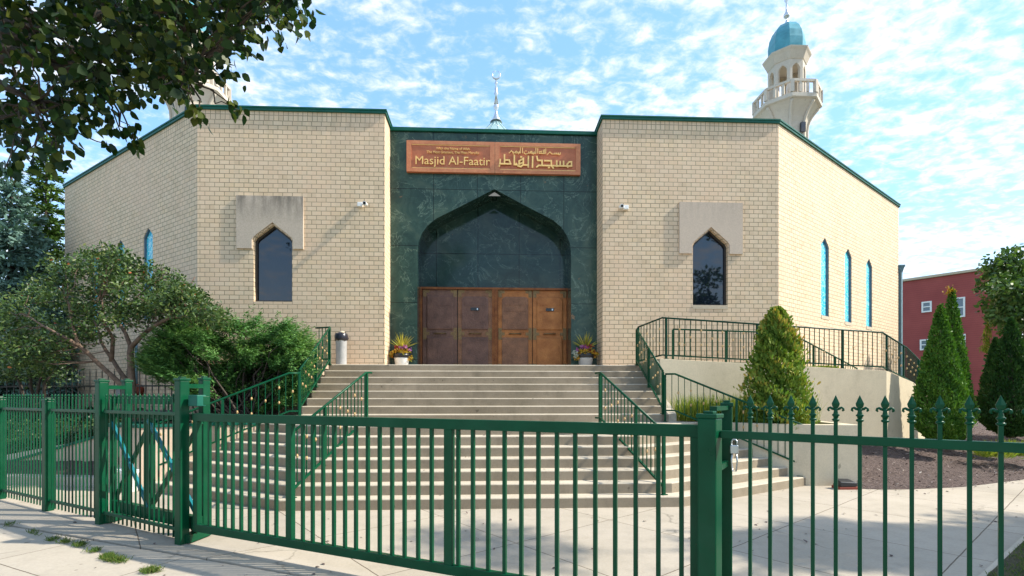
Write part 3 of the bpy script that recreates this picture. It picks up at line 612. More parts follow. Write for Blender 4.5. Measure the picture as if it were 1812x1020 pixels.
    crescent(ff, (cx_, cy_, zd + 1.95), .17, 0, .03, .25); adopt(ff.build('finial', MAT['silver']), d_o)
    sl = MB(); sl.box((cx_ + .25, cy_ - .86, zb0 - .05), (.22, .1, .45)); sl.build('window', MAT['dark_glass'], root)
minaret(14.32, 23.4, 'turquoise domed minaret rising above the right wing of the building')
minaret(-13.55, 23.4, 'minaret behind the overhanging branch above the left wing')

# ------------------------------------------------------------------ sign over the arch
SX0, SX1, SZ0, SZ1 = xat(720.5, YP), xat(1026, YP), zat(875, 309.5, YP), zat(875, 255, YP)
sign = empty('sign', ((SX0 + SX1) / 2, YP, SZ0), 'long copper name sign in English and Arabic above the pointed arch', 'sign')
SXm = (SX0 + SX1) / 2 + .02
for a, b in ((SX0, SXm - .004), (SXm + .004, SX1)):
    quick('sign_panel', MAT['sign_copper'], sign, 'box', ((a + b) / 2, YP - .045, (SZ0 + SZ1) / 2), (b - a, .08, SZ1 - SZ0))
    bm_ = MB(); t_ = .10
    bm_.box(((a + b) / 2, YP - .095, SZ1 - t_ / 2), (b - a, .02, t_)); bm_.box(((a + b) / 2, YP - .095, SZ0 + t_ / 2), (b - a, .02, t_))
    ww = .13
    bm_.box((a + ww / 2, YP - .0955, (SZ0 + SZ1) / 2), (ww, .02, SZ1 - SZ0 - 2 * t_ - .002)); bm_.box((b - ww / 2, YP - .0955, (SZ0 + SZ1) / 2), (ww, .02, SZ1 - SZ0 - 2 * t_ - .002)); bm_.build('sign_border', MAT['sign_border'], sign)
    bm_ = MB()
    for zz_ in (SZ0 + t_ + .012, SZ1 - t_ - .012): bm_.box(((a + b) / 2, YP - .092, zz_), (b - a - 2 * ww - .02, .012, .014))
    bm_.build('sign_moulding', MAT['letter_gold'], sign)
def text(body, size, x, z, width=None, bold=0.0, name='lettering', mat='letter_gold', align='CENTER'):
    cu = bpy.data.curves.new(name, 'FONT'); cu.body = body; cu.size = size; cu.extrude = .012; cu.offset = 0.0; cu.align_x = align; cu.resolution_u = 3
    o = bpy.data.objects.new(name, cu); C.objects.link(o); bpy.context.view_layer.update()
    me = bpy.data.meshes.new_from_object(o.evaluated_get(bpy.context.evaluated_depsgraph_get())); bpy.data.objects.remove(o)
    xs = [v.co.x for v in me.vertices]; wd = max(xs) - min(xs); k = width / wd if width else 1; c0 = (max(xs) + min(xs)) / 2
    for v in me.vertices: X, Y, Z = v.co; v.co = (x + (X - c0) * k, YP - .105 - Z, z + Y)
    me.materials.clear(); me.materials.append(MAT[mat]); me.update(); o = bpy.data.objects.new(name, me); C.objects.link(o); return adopt(o, sign)
zq = lambda y: zat(875, y + 1.2, YP)
text('Masjid Al-Faatir', .325, xat(802, YP), zat(802, 295, YP), xat(868, YP) - xat(737, YP), .007)
text('With the Name of Allah', .10, xat(802, YP), zat(802, 269, YP), xat(831, YP) - xat(772, YP))
text('The Most Gracious, The Most Merciful', .10, xat(802, YP), zat(802, 275.5, YP), xat(848, YP) - xat(756, YP))
# large square-cut Arabic line, drawn as strokes (sheet coordinates in an 1812 x 678 drawing of the right half)
def sx(u): return xat(875 + u / 11.69, YP)
def sz(v): return zat(950, 255 + v / 11.69, YP)
def strokes(lst, wd, name):
    m = MB()
    for st in lst:
        pts = [Vector((sx(a), YP - .112, sz(b))) for a, b in st]
        for p, q in zip(pts, pts[1:]):
            nb = len(m.f) // 6; sh_ = Vector((0, -.0017 * (nb % 9), 0)); p = p + sh_; q = q + sh_
            e = (q - p).normalized() * wd * .42; m.bar(p - e, q + e, .024, wd, up=(0, 0, 1) if abs((q - p).normalized().z) < .9 else (1, 0, 0))
    return m
k_ = 38 / 11.69 * 13.9 / 880
big_line = [[(1490, 485), (1578, 485), (1578, 398), (1530, 402), (1490, 450), (1500, 510)], [(1500, 488), (905, 488)], [(1415, 395), (1415, 480)], [(1345, 400), (1345, 480)], [(1275, 392), (1275, 500)],
    [(1030, 385), (1165, 385), (1165, 480), (1205, 535)], [(1108, 524), (1122, 524)], [(868, 305), (885, 385), (975, 385), (975, 480)], [(905, 488), (866, 520)],
    [(782, 312), (778, 530)], [(695, 305), (692, 520)], [(692, 482), (600, 482)], [(590, 350), (505, 405), (505, 470), (590, 430), (592, 350)], [(592, 350), (588, 480), (540, 520), (490, 510), (445, 455)], [(540, 318), (555, 318)],
    [(408, 290), (405, 480), (440, 480)], [(205, 285), (205, 470)], [(205, 392), (300, 392), (330, 470), (110, 470)], [(118, 385), (112, 470), (98, 515)]]
kuf = strokes(big_line, k_ * .82, 'k').build('arabic_lettering', MAT['letter_gold'], sign)
small = [[(1350, 215), (1350, 245), (1170, 245)], [(1310, 245), (1310, 222)], [(1275, 245), (1275, 222)], [(1240, 245), (1240, 222)], [(1170, 245), (1135, 205), (1105, 235), (1080, 262)], [(1318, 262), (1328, 262)],
    [(1052, 135), (1050, 240)], [(1025, 160), (1022, 240), (1000, 240)], [(1000, 170), (998, 240), (960, 240)], [(960, 190), (955, 240), (918, 240), (918, 210), (955, 210)],
    [(888, 140), (885, 240)], [(848, 135), (848, 240), (800, 240)], [(815, 210), (800, 262)], [(790, 240), (760, 200), (735, 215), (775, 255)], [(760, 240), (700, 240), (700, 215)], [(695, 240), (640, 262), (605, 240), (608, 215)], [(640, 195), (650, 195)],
    [(575, 135), (572, 240)], [(530, 135), (530, 240), (500, 240)], [(510, 210), (490, 262)], [(480, 240), (450, 205), (425, 215), (460, 250)], [(450, 240), (380, 240), (380, 215)], [(380, 240), (345, 195), (325, 225), (300, 245)], [(378, 265), (388, 265)]]
strokes(small, k_ * .36, 's').build('arabic_lettering', MAT['letter_gold'], sign)

# security cameras
for px, py, s_, lb in ((643, 364, 1, 'small white security camera on the brick left of the portal'), (1102, 369, -1, 'small white security camera on the brick right of the portal')):
    X, Z = xat(px, YF), zat(px, py, YF); c = empty('security_camera', (X, YF, Z), lb, 'camera', 'security cameras beside the portal')
    quick('housing', MAT['white_plastic'], c, 'box', (X - s_ * .07, YF - .05, Z), (.13, .1, .11), bevel=.01)
    q = MB(); q.tube([(X - s_ * .02, YF - .08, Z - .01), (X + s_ * .02, YF - .1, Z), (X + s_ * .05, YF - .12, Z)], .02, 8); q.build('bracket', MAT['white_plastic'], c)
    q = MB(); q.tube([(X + s_ * .08, YF - .06, Z), (X + s_ * .08, YF - .22, Z - .02)], .052, 14); q.build('camera_body', MAT['white_plastic'], c)
    q = MB(); q.tube([(X + s_ * .08, YF - .219, Z - .02), (X + s_ * .08, YF - .232, Z - .022)], .036, 14); q.build('lens', MAT['lens_black'], c)

# ------------------------------------------------------------------ steps
XS = -.08; steps = empty('entrance_steps', (XS, 7.5, 0), 'wide concrete entrance steps flaring out on both sides in two flights', 'steps')
ch0, ch1 = Vector((6.05, 9.12)), Vector((3.86, 10.45))           # right cheek line
def wing_end(cx_, cy_):
    d = Vector((math.cos(R(29)), math.sin(R(29)))); e = ch1 - ch0
    det = d.x * -e.y + e.x * d.y; s_ = ((ch0.x - cx_) * -e.y + e.x * (ch0.y - cy_)) / det; return Vector((cx_, cy_)) + d * (s_ + .10)
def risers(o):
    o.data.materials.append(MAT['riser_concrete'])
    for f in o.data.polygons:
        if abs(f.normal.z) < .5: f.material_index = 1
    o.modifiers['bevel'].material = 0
for n in range(1, 8):
    Yn = 7.5 + .262 * (n - 1); cr = 3.03 - math.tan(R(14.5)) * (Yn - 7.5); z1 = .165 * n; z0 = z1 - .165 - (.04 if n == 1 else .02)
    e = wing_end(XS + cr, Yn); wx = e.x - XS
    poly = [(XS - cr, Yn), (XS + cr, Yn), (e.x, e.y), (4.4, 10.7), (XS - 4.48, 10.7), (XS - wx, e.y)]
    if n == 1: poly[3] = (4.4, 10.7)
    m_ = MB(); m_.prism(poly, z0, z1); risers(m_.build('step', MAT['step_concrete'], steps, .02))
rl_ = (PLAT - .006 - 1.155) / 8
for k in range(8):
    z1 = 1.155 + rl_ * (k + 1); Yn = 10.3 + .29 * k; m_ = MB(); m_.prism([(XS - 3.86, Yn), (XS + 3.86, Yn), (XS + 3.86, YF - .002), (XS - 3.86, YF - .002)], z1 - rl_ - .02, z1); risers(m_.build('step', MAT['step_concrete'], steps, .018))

# retaining walls
def wallpoly(name, pts, tops, th, z0, mat, label, cat='wall', cap=None):
    P2 = [Vector(p) for p in pts]
    def off(i, e):
        ds = [(P2[j + 1] - P2[j]).normalized() for j in (i - 1, i) if 0 <= j < len(P2) - 1]; ns = [Vector((-d.y, d.x)) for d in ds]; b = sum(ns, Vector((0, 0))).normalized(); return P2[i] + b * e / max(.4, b.dot(ns[0]))
    n = len(P2); A = [off(i, 0) for i in range(n)]; B_ = [off(i, th) for i in range(n)]
    root = empty(name, (P2[0].x, P2[0].y, z0), label, cat)
    m = MB(); m.prism(A + B_[::-1], z0, list(tops) + list(tops)[::-1]); m.build('wall_body', MAT[mat], root, .008)
    if cap:
        A2 = [off(i, -.03) for i in range(n)]; B2 = [off(i, th + .03) for i in range(n)]
        for i in range(n - 1):
            m = MB(); t0, t1 = tops[i] + .003, tops[i + 1] + .003
            m.poly([(*A2[i], t0), (*A2[i + 1], t1), (*B2[i + 1], t1), (*B2[i], t0), (*A2[i], t0 + .05), (*A2[i + 1], t1 + .05), (*B2[i + 1], t1 + .05), (*B2[i], t0 + .05)], [(3, 2, 1, 0), (4, 5, 6, 7), (0, 1, 5, 4), (1, 2, 6, 5), (2, 3, 7, 6), (3, 0, 4, 7)])
            m.build('wall_cap', MAT[cap], root)
    return root
wallpoly('planter_wall', [(3.86, 10.47), (6.07, 9.14), (6.97, 9.08), (7.35, 11.6)], [1.155] * 4, .2, -.04, 'cream_stucco', 'low cream planter wall at the right end of the steps, black floodlight at its foot')
wallpoly('ramp_wall', [(3.88, 13.19), (3.88, 11.2), (9.82, 11.9), (11.6, 13.15), (14.5, 15.6)], [2.55, 2.55, 2.32, 2.08, 1.6], .2, -.04, 'cream_stucco', 'tall cream retaining wall carrying the railed ramp on the right')
rp = MB(); rp.face([(3.9, 11.3, 2.47), (9.75, 12.0, 2.24), (10.4, 13.9, 2.2), (Ro.x, YF, 2.35), (3.9, YF, 2.47)]); rp.face([(9.75, 12.0, 2.24), (11.5, 13.2, 2.0), (14.4, 15.7, 1.5), (13.3, 17.0, 1.5), (10.4, 13.9, 2.2)])
tag(rp.build('ramp', MAT['step_concrete']), kind='structure')
so = MB(); so.face([(4.0, 10.5, 1.02), (6.1, 9.3, 1.02), (6.85, 9.25, 1.02), (7.2, 11.5, 1.06), (3.9, 11.15, 1.08)]); tag(so.build('planter_soil', MAT['bed_soil']), kind='structure')
mir = lambda x: 2 * XS - x
wallpoly('planter_wall', [(mir(7.2), 11.6), (-7.15, 9.55), (mir(6.07), 9.14), (mir(3.86), 10.47)], [1.13] * 4, .2, -.04, 'tan_stucco', 'low tan planter wall with a green coping behind the gate on the left', cap='teal_green')
wallpoly('terrace_wall', [(-7.4, 12.2), (mir(3.86) - .02, 12.2), (mir(3.86) - .02, 13.19)][::1], [2.46] * 3, .98, -.04, 'tan_stucco', 'tan terrace wall behind the juniper shrub')
so = MB(); so.face([(-7.2, 9.75, 1.02), (mir(6.1), 9.3, 1.02), (-3.95, 10.5, 1.02), (-3.95, 12.2, 1.1), (-7.3, 12.2, 1.1)]); tag(so.build('planter_soil', MAT['bed_soil']), kind='structure')
# side stair stringers: fill under the upper flight
wallpoly('stair_cheek', [(3.97, 10.42), (3.97, 11.19)], [1.32, 1.72], .19, .9, 'step_concrete', 'narrow concrete cheek beside the upper right flight')
# left sloping wall, curb, beds
wa, wb = surv(178, 10.2), surv(2, 10.4); wc = surv(-160, 10.6)
wallpoly('sloping_wall', [wc[:2], wb[:2], wa[:2]], [.08, .24, .86], .18, -.04, 'tan_stucco', 'tan wall sloping down to the left with a green coping, seen through the left fence', cap='teal_green')
ca, cb2, cc = surv(176, 9.3), surv(0, 9.5), surv(-200, 9.8)
cm_ = MB(); cm_.prism([cc[:2], cb2[:2], ca[:2], (ca + Vector((0, .28, 0)))[:2], (cb2 + Vector((0, .28, 0)))[:2], (cc + Vector((0, .28, 0)))[:2]], -.03, .17); tag(cm_.build('kerb', MAT['cast_stone'], None, .015), kind='structure')
bedmesh('mulch_bed', [cc + Vector((0, .25, 0)), cb2 + Vector((0, .25, 0)), ca + Vector((0, .25, 0))], [wc, wb, wa], .15, .36, 40, 8, .02)
bedmesh('planted_slope', [wc + Vector((0, .1, 0)), wb + Vector((0, .1, 0)), wa + Vector((0, .1, 0)), (-7.3, 10.2, 0)], [(-24, 16.5, 0), (-16, 16.5, 0), (-12.5, 15.8, 0), (-9, 13.6, 0)], .3, 1.35, 40, 14, .03, 'bed_soil')

# ------------------------------------------------------------------ railings with gold collars
_bal = {}
def railing(name, label, base, h, posts, spacing=.118, brail=.12, group=None, r=.021, collars=True, endcurl=None, seed=0, mat='green_paint', pw=.045):
    B_ = [Vector(b) for b in base]; root = empty(name, B_[0], label, 'handrail', group); up = Vector((0, 0, h))
    tr = MB(); pts = [b + up for b in B_]
    if endcurl == 'end': pts = pts + [pts[-1] + (pts[-1] - pts[-2]).normalized() * .10, pts[-1] + (pts[-1] - pts[-2]).normalized() * .13 - Vector((0, 0, .05))]
    tr.tube(pts, r, 10); tr.build('top_rail', MAT[mat], root)
    br = MB()
    for p, q in zip(B_, B_[1:]): br.bar(p + Vector((0, 0, brail)), q + Vector((0, 0, brail)), .03, .032)
    br.build('bottom_rail', MAT[mat], root)
    ls = [(q - p).length for p, q in zip(B_, B_[1:])]; tot = sum(ls)
    def at(s):
        for i, l in enumerate(ls):
            if s <= l + 1e-6 or i == len(ls) - 1: return B_[i].lerp(B_[i + 1], min(1, s / l)), (B_[i + 1] - B_[i]).normalized()
            s -= l
    for t in posts:
        p, d = at(t * tot); q = MB(); q.box((p.x, p.y, p.z + (h - .01) / 2 - .01), (pw, pw, h), math.atan2(d.y, d.x)); q.box((p.x, p.y, p.z + .006), (pw + .05, pw + .05, .012), math.atan2(d.y, d.x)); q.build('post', MAT[mat], root)
    n = int(tot / spacing)
    for k in range(1, n):
        s = k * tot / n
        if any(abs(s - t * tot) < spacing * .45 for t in posts): continue
        p, d = at(s); q = MB(); q.box((p.x, p.y, p.z + (h + brail) / 2), (.014, .014, h - brail), math.atan2(d.y, d.x)); bo = q.build('baluster', MAT[mat], root)
        if collars and (k + seed) % 2 == 0:
            fr_ = (.33, .72) if ((k + seed) // 2) % 2 == 0 else (.52,)
            for f in fr_:
                c = MB(); z = p.z + brail + (h - brail) * f; c.lathe((p.x, p.y, z - .03), [(.009, 0), (.020, .010), (.011, .020), (.026, .028), (.026, .032), (.011, .040), (.020, .050), (.009, .06)], 8); adopt(c.build('collar', MAT['gold_collar']), bo)
    return root
railing('handrail', 'short handrail with gold collars on the lower steps, right of centre', [(2.70, 7.62, .165), (2.12, 9.45, 1.155), (2.06, 9.62, 1.155)], .985, (0, .36, .93), group='handrails of the entrance steps')
railing('handrail', 'short handrail with gold collars on the lower steps, left of centre', [(-2.97, 7.62, .165), (-2.32, 9.45, 1.155), (-2.26, 9.62, 1.155)], .985, (0, .36, .93), group='handrails of the entrance steps', seed=1)
railing('handrail', 'steep handrail beside the upper flight, right side below the ramp', [(3.64, 10.32, 1.32), (3.68, 12.33, PLAT)], .90, (0, .5, 1), group='handrails of the entrance steps', spacing=.10)
railing('handrail', 'steep handrail beside the upper flight, left side by the rubbish bin', [(-3.88, 10.32, 1.32), (-3.90, 12.33, PLAT), (-4.3, 12.5, PLAT)], .90, (0, .42, .83), group='handrails of the entrance steps', spacing=.10)
railing('handrail', 'outer handrail falling over the yellow grasses at the right end of the steps', [(3.66, 10.24, 1.155), (3.84, 10.16, 1.155), (5.92, 9.26, .165)], 1.0, (.0, .55, 1), .13, .24, 'handrails of the entrance steps', endcurl='end')
railing('handrail', 'outer handrail in front of the juniper at the left end of the steps', [(-3.84, 10.24, 1.155), (-4.02, 10.16, 1.155), (mir(5.92), 9.26, .165)], 1.0, (.0, .55, 1), .13, .24, 'handrails of the entrance steps', endcurl='end', seed=1)
railing('ramp_railing', 'long green guard rail along the top of the tall ramp wall', [(3.72, 12.33, PLAT), (3.97, 11.30, 2.55), (9.80, 12.0, 2.33), (11.5, 13.24, 2.08), (14.4, 15.7, 1.6)], .95, (.0, .09, .27, .45, .565, .68, .85), .135, .09, mat='dark_green_paint', seed=1)
railing('ramp_railing', 'inner ramp railing close to the brick wall, behind the long guard rail', [(4.75, 12.72, 2.5), (7.9, 12.75, 2.42), (11.2, 14.7, 1.6)], .93, (0, .2, .4, .62, .8, 1), .15, .1, mat='green_paint')

# ------------------------------------------------------------------ fences and gate at the pavement
gx = lambda px: 4.1 / (1 + .447 * (px - 906) / FPX)
def G(px, z=0.0, off=0.0):
    zc = gx(px); p = surv(px, zc, z); return p
gdir = (G(1240) - G(350)).normalized(); grz = math.atan2(gdir.y, gdir.x); gn = Vector((gdir.y, -gdir.x, 0))     # gn points to the street
gate = empty('sliding_gate', G(800), 'long low green sliding gate with square bars across the entrance', 'gate')
g0, g1 = G(345), G(1243)
def seg(a, b, z0, z1, wd, name, mat=GP, par=gate, bevel=.004):
    m = MB(); m.bar(Vector((a.x, a.y, (z0 + z1) / 2)), Vector((b.x, b.y, (z0 + z1) / 2)), wd, z1 - z0); return m.build(name, mat, par, bevel)
seg(g0, g1, 1.415, 1.503, .062, 'top_rail'); seg(g0, g1, .150, .235, .062, 'bottom_rail')
Lg = (g1 - g0).length; st_s = [(G(514) - g0).length, (G(795) - g0).length, Lg - .04, .04]
for s in st_s:
    p = g0 + gdir * s; quick('stile', GP, gate, 'box', (p.x, p.y, .825), (.08, .055, 1.18), grz, bevel=.003)
first = None
allp = [(G(px) - g0).length for px in (371, 385, 398, 412, 427, 442, 457, 472.5, 489, 536, 553.5, 572, 591, 610.6, 630, 651, 672, 694, 716, 740, 764, 811, 837, 864, 893, 922.6, 952.8, 985.6, 1018, 1053.5, 1088.7, 1125, 1165, 1206)]
for s in allp:
    p = g0 + gdir * s
    if first is None: first = quick('bar', GP, gate, 'box', (0, 0, 0), (.031, .031, 1.18), grz, bevel=.002); first.parent = gate; first.matrix_parent_inverse.identity(); first.location = (p.x - gate.location.x, p.y - gate.location.y, .825)
    else:
        c = first.copy(); C.objects.link(c); c.parent = gate; c.location = (p.x - gate.location.x, p.y - gate.location.y, .825)
# cantilever tail behind the left fence panel
t1 = G(352) - gn * .0; fdv = (surv(322, 5.74) - surv(180, 6.64)).normalized(); g00 = g0; g0 = g0 + Vector((-fdv.y, fdv.x, 0)) * .05; t0 = g0 - fdv * 2.0
seg(t0, g0, .150, .30, .075, 'tail_rail'); seg(t0, g0 + gdir * .12, 1.60, 1.70, .07, 'tail_track'); seg(t0, g0, 1.42, 1.49, .05, 'tail_rail')
tm = t0.lerp(g0, .46); quick('stile', GP, gate, 'box', (tm.x, tm.y, .86), (.15, .05, 1.14), grz); quick('stile', GP, gate, 'box', (t0.x, t0.y, .92), (.07, .05, 1.5), grz)
for a, b, za, zb, mt in ((t0, tm, 1.35, .3, 'brace_teal'), (t0, tm, .3, 1.40, 'green_paint'), (tm, g0, 1.40, .3, 'brace_teal'), (tm, g0, .3, 1.40, 'green_paint')):
    m_ = MB(); o_ = -gn * (.02 if mt == 'green_paint' else -.015); m_.bar(Vector((a.x, a.y, za)) + o_, Vector((b.x, b.y, zb)) + o_, .03, .055); m_.build('brace', MAT[mt], gate)

g0 = g00
def post(p, z1, label, wd=.112, group=None, rz=None, capr=True, cat='post', name='fence_post', z0=-.05):
    o = empty(name, (p.x, p.y, 0), label, cat, group); rz_ = grz if rz is None else rz
    quick('shaft', GP, o, 'box', (p.x, p.y, (z0 + z1) / 2), (wd, wd, z1 - z0), rz_, bevel=.012)
    if capr:
        m = MB(); m.box((p.x, p.y, z1 + .012), (wd + .014, wd + .014, .03), rz_); m.box((p.x, p.y, z1 + .035), (wd * .55, wd * .55, .02), rz_); m.build('post_cap', GP, o, .006)
    return o
frd = lambda px, py: survz(px, py, 0)
# gate post pairs
pA = surv(322, 5.74); pB = surv(180, 6.64)
fdir = (pA - pB).normalized(); frz = math.atan2(fdir.y, fdir.x); fnn = Vector((fdir.y, -fdir.x, 0))
postA = post(pA, 1.88, 'tall green gate post at the left end of the gate', .112); postB = post(pB, 1.89, 'tall green gate post second from the left gate end, at the tail of the gate', .112)
for pp, dd_, lb in ((pA, .34, 'rear half of the gate post pair with a rusty roller at its foot'), (pB, .36, 'rear half of the post pair behind the left fence panel, red roller at its foot')):
    q = pp - gn * dd_ - gdir * .11; o = post(q, 1.90, lb, .095)
    a = Vector((pp.x, pp.y, 1.82)); b = Vector((q.x, q.y, 1.82)); m_ = MB(); m_.bar(a, b, .06, .05); m_.build('tie_bar', GP, o)
    m_ = MB(); m_.bar(Vector((pp.x, pp.y, .06)) + gdir * .06, Vector((q.x, q.y, .06)) + gdir * .06, .12, .09); m_.build('foot_bracket', GP, o)
    mid = (a + b) / 2 + gdir * .05; mid.z = .16; m_ = MB(); m_.tube([mid - gn * .03, mid + gn * .03], .07, 14); m_.build('roller', MAT['rust_red'], o)
# end bracket of the track
e_ = g0 + gdir * .1; m_ = MB(); m_.bar(Vector((e_.x, e_.y, 1.65)) - gdir * .14, Vector((e_.x, e_.y, 1.65)) + gdir * .02, .11, .13); m_.build('end_stop', MAT['teal_green'], gate, .01)
# right post with latch
pR = surv(1256, 3.36); post(pR, 1.56, 'thick green gate post at the right end of the gate, beside the latch', .125, rz=R(-45))
pR2 = surv(1286, 3.62); postR2 = post(pR2, 1.63, 'slim green latch post behind the thick right gate post', .075)
la = MB(); la.bar(Vector((pR.x, pR.y, 1.22)) + gdir * .05, Vector((pR2.x, pR2.y, 1.22)), .03, .04); la.build('latch_bar', GP, postR2); la = MB(); la.bar(Vector((pR.x, pR.y, 1.62)) + gdir * .02 - gn * .05, Vector((pR2.x, pR2.y, 1.62)), .05, .03); la.build('latch_bar', GP, postR2)
pk = pR2 + gn * .06 + gdir * .05; plk = empty('padlock', (pk.x, pk.y, 1.30), 'steel padlock hanging from the gate latch', 'padlock')
quick('lock_body', MAT['silver'], plk, 'box', (pk.x, pk.y, 1.325), (.055, .03, .06), grz, bevel=.006)
q = MB(); q.tube([(pk.x + gdir.x * a, pk.y + gdir.y * a, 1.35 + b) for a, b in ((-.018, 0), (-.018, .03), (-.01, .045), (.01, .045), (.018, .03), (.018, 0))], .005, 6); q.build('shackle', MAT['silver'], plk)
q = MB(); q.tube([(pk.x + gdir.x * a, pk.y + gdir.y * a, 1.30 + b) for a, b in ((-.012, 0), (-.02, -.06), (-.012, -.13), (.012, -.13), (.02, -.06), (.012, 0))], .006, 6); q.build('chain_loop', MAT['silver'], plk)

# spear-topped pickets
def spear_mesh(name, H, z0, w_=.025, big_=True, mat=GP):
    m = MB(); zt_ = H
    if big_:
        m.box((0, 0, (z0 + H - .13) / 2), (w_, w_, H - .13 - z0))
        for cz in (H - .155, H - .127): m.lathe((0, 0, cz), [(.012, 0), (.0195, .006), (.0195, .012), (.012, .018)], 10)
        m.lathe((0, 0, H - .135), [(.012, 0), (.015, .015), (.010, .04), (.011, .06)], 8)
        pts = [(0, H), (.005, H - .012), (.020, H - .050), (.017, H - .066), (.009, H - .078), (-.009, H - .078), (-.017, H - .066), (-.020, H - .050), (-.005, H - .012)]; n = len(pts)
        m.poly([(x, -.005, z) for x, z in pts] + [(x, .005, z) for x, z in pts] + [(0, -.016, H - .05), (0, .016, H - .05)], [(k, (k + 1) % n, 2 * n) for k in range(n)] + [(n + (k + 1) % n, n + k, 2 * n + 1) for k in range(n)] + [(k, n + k, n + (k + 1) % n, (k + 1) % n) for k in range(n)])
        for s in (-1, 1): m.tube([(s * .008, 0, H - .085), (s * .018, 0, H - .080), (s * .028, 0, H - .073), (s * .036, 0, H - .077), (s * .038, 0, H - .088), (s * .032, 0, H - .095)], [.006, .008, .007, .007, .007, .004], 6)
    else:
        m.box((0, 0, (z0 + H - .07) / 2), (w_, w_, H - .07 - z0)); m.lathe((0, 0, H - .075), [(.008, 0), (.017, .008), (.008, .016), (.007, .03), (.016, .042), (.002, .075)], 6)
    me_o = m.build(name, mat); me = me_o.data; bpy.data.objects.remove(me_o); return me
big_sp = spear_mesh('picket', 1.712, .04, .020); small_sp = spear_mesh('picket', 1.735, .05, .0155, False); iron_sp = spear_mesh('picket', 1.25, 0, .02, False, MAT['black_iron'])
def place(me, parent, p, rz, name='picket'):
    o = bpy.data.objects.new(name, me); C.objects.link(o); o.parent = parent; o.location = (p.x - parent.location.x, p.y - parent.location.y, p.z - parent.location.z); o.rotation_euler.z = rz; return o
def panel(a, b, me, sp, label, rails, name='spear_fence', group=None, rw=.035, start=None, mat=GP, zs=(0, 0)):
    d = (b - a).normalized(); L_ = (b - a).length; o = empty(name, (a.x, a.y, 0), label, 'fence', group); rz = math.atan2(d.y, d.x)
    for z0, z1 in rails: m = MB(); m.bar(Vector((a.x, a.y, (z0 + z1) / 2 + zs[0])), Vector((b.x, b.y, (z0 + z1) / 2 + zs[1])), rw, z1 - z0); m.build('rail', mat, o, .003)
    n = int(round(L_ / sp)); s = sp / 2 if start is None else start
    while s < L_ - .03: p = a + d * s; p.z = zs[0] + (zs[1] - zs[0]) * s / L_; place(me, o, p, rz); s += sp
    return o
r0, r1 = pR + gdir * .07, surv(1830, 2.44); r1 = surv(1815, 2.45); r1b = r0 + (r1 - r0) * 1.35
fs = (surv(1325, 3.17) - r0).length
dR_ = (r1b - r0).normalized(); panel(r0, r1b, big_sp, .1165, 'tall green fence with fleur-de-lis spear tops right of the gate', [(1.425, 1.475), (.12, .165)], start=(surv(1325, 3.19) - r0).dot(dR_) , rw=.04)
pend = r1b; post(pend + dR_ * .08, 1.62, 'green fence post at the far right end of the spear fence', .1)
pC, pD = surv(85, 7.38), surv(1, 8.22); pE = pD - fdir * 1.9
for a, b, lb in ((pB, pA, 'green spear fence panel in front of the gate tail'), (pC, pB, 'green spear fence panel left of the gate tail, over the sloping wall'), (pD, pC, 'green spear fence panel second from the left edge'), (pE, pD, 'green spear fence panel cut by the left edge')):
    d = (b - a).normalized(); panel(a + d * .075, b - d * .075, small_sp, .106, lb, [(1.475, 1.515), (.135, .175)], group='green spear fence panels left of the gate', rw=.03)
post(pC, 1.63, 'green fence post between the two leftmost panels'); post(pD, 1.65, 'leftmost green fence post at the edge of the picture'); 
# dark iron fence on the bank in front of the left wing
ia, ib = surv(20, 13.4), surv(330, 12.4)
panel(ia, ib, iron_sp, .19, 'thin black iron fence on the bank in front of the left brick wing', [(.78, .82), (.15, .19)], 'iron_fence', None, .025, mat=MAT['black_iron'], zs=(1.15, 1.15))
ic = surv(-200, 12.8); panel(ic, ia, iron_sp, .19, 'black iron fence panel beside the dark leafy shrub at the left edge', [(.78, .82), (.15, .19)], 'iron_fence', None, .025, mat=MAT['black_iron'], zs=(1.0, 1.15))

# ------------------------------------------------------------------ foliage generators
def leafmesh(name, pos, nrm_, size, mat, parent=None, aspect=.6, shape='rhomb', updir=None, tone=None, fold=0.0):
    """many small leaf blades: pos (N,3), nrm_ (N,3), size (N,)"""
    N = len(pos); nrm_ = nrm_ / (np.linalg.norm(nrm_, axis=1, keepdims=True) + 1e-9)
    a = updir if updir is not None else rng.normal(size=(N, 3)); a = a - nrm_ * np.sum(a * nrm_, 1, keepdims=True); a /= np.linalg.norm(a, axis=1, keepdims=True) + 1e-9
    b = np.cross(nrm_, a); s = size[:, None]
    if shape == 'rhomb': prof = [(0, 0), (.45, .5), (1, 0), (.45, -.5)]
    elif shape == 'leaf': prof = [(0, 0), (.18, .36), (.5, .5), (.82, .30), (1.08, 0), (.82, -.30), (.5, -.5), (.18, -.36)]
    else: prof = [(0, .12), (.6, .5), (1, .28), (1, -.28), (.6, -.5), (0, -.12)]
    k = len(prof); V = np.empty((N, k, 3))
    for i, (u, v) in enumerate(prof): V[:, i] = pos + a * s * u + b * s * v * aspect + nrm_ * s * abs(v) * fold
    me = bpy.data.meshes.new(name); me.vertices.add(N * k); me.vertices.foreach_set('co', V.ravel())
    me.loops.add(N * k); me.loops.foreach_set('vertex_index', np.arange(N * k)); me.polygons.add(N); me.polygons.foreach_set('loop_start', np.arange(N) * k); me.polygons.foreach_set('loop_total', np.full(N, k))
    me.update(calc_edges=True); at = me.attributes.new('tone', 'FLOAT', 'POINT'); tt = rng.random(N) if tone is None else np.clip(tone, 0, 1); at.data.foreach_set('value', np.repeat(tt, k))
    me.materials.append(MAT[mat]); me.validate(); o = bpy.data.objects.new(name, me); C.objects.link(o); return adopt(o, parent)
def unit(N): v = rng.normal(size=(N, 3)); return v / np.linalg.norm(v, axis=1, keepdims=True)
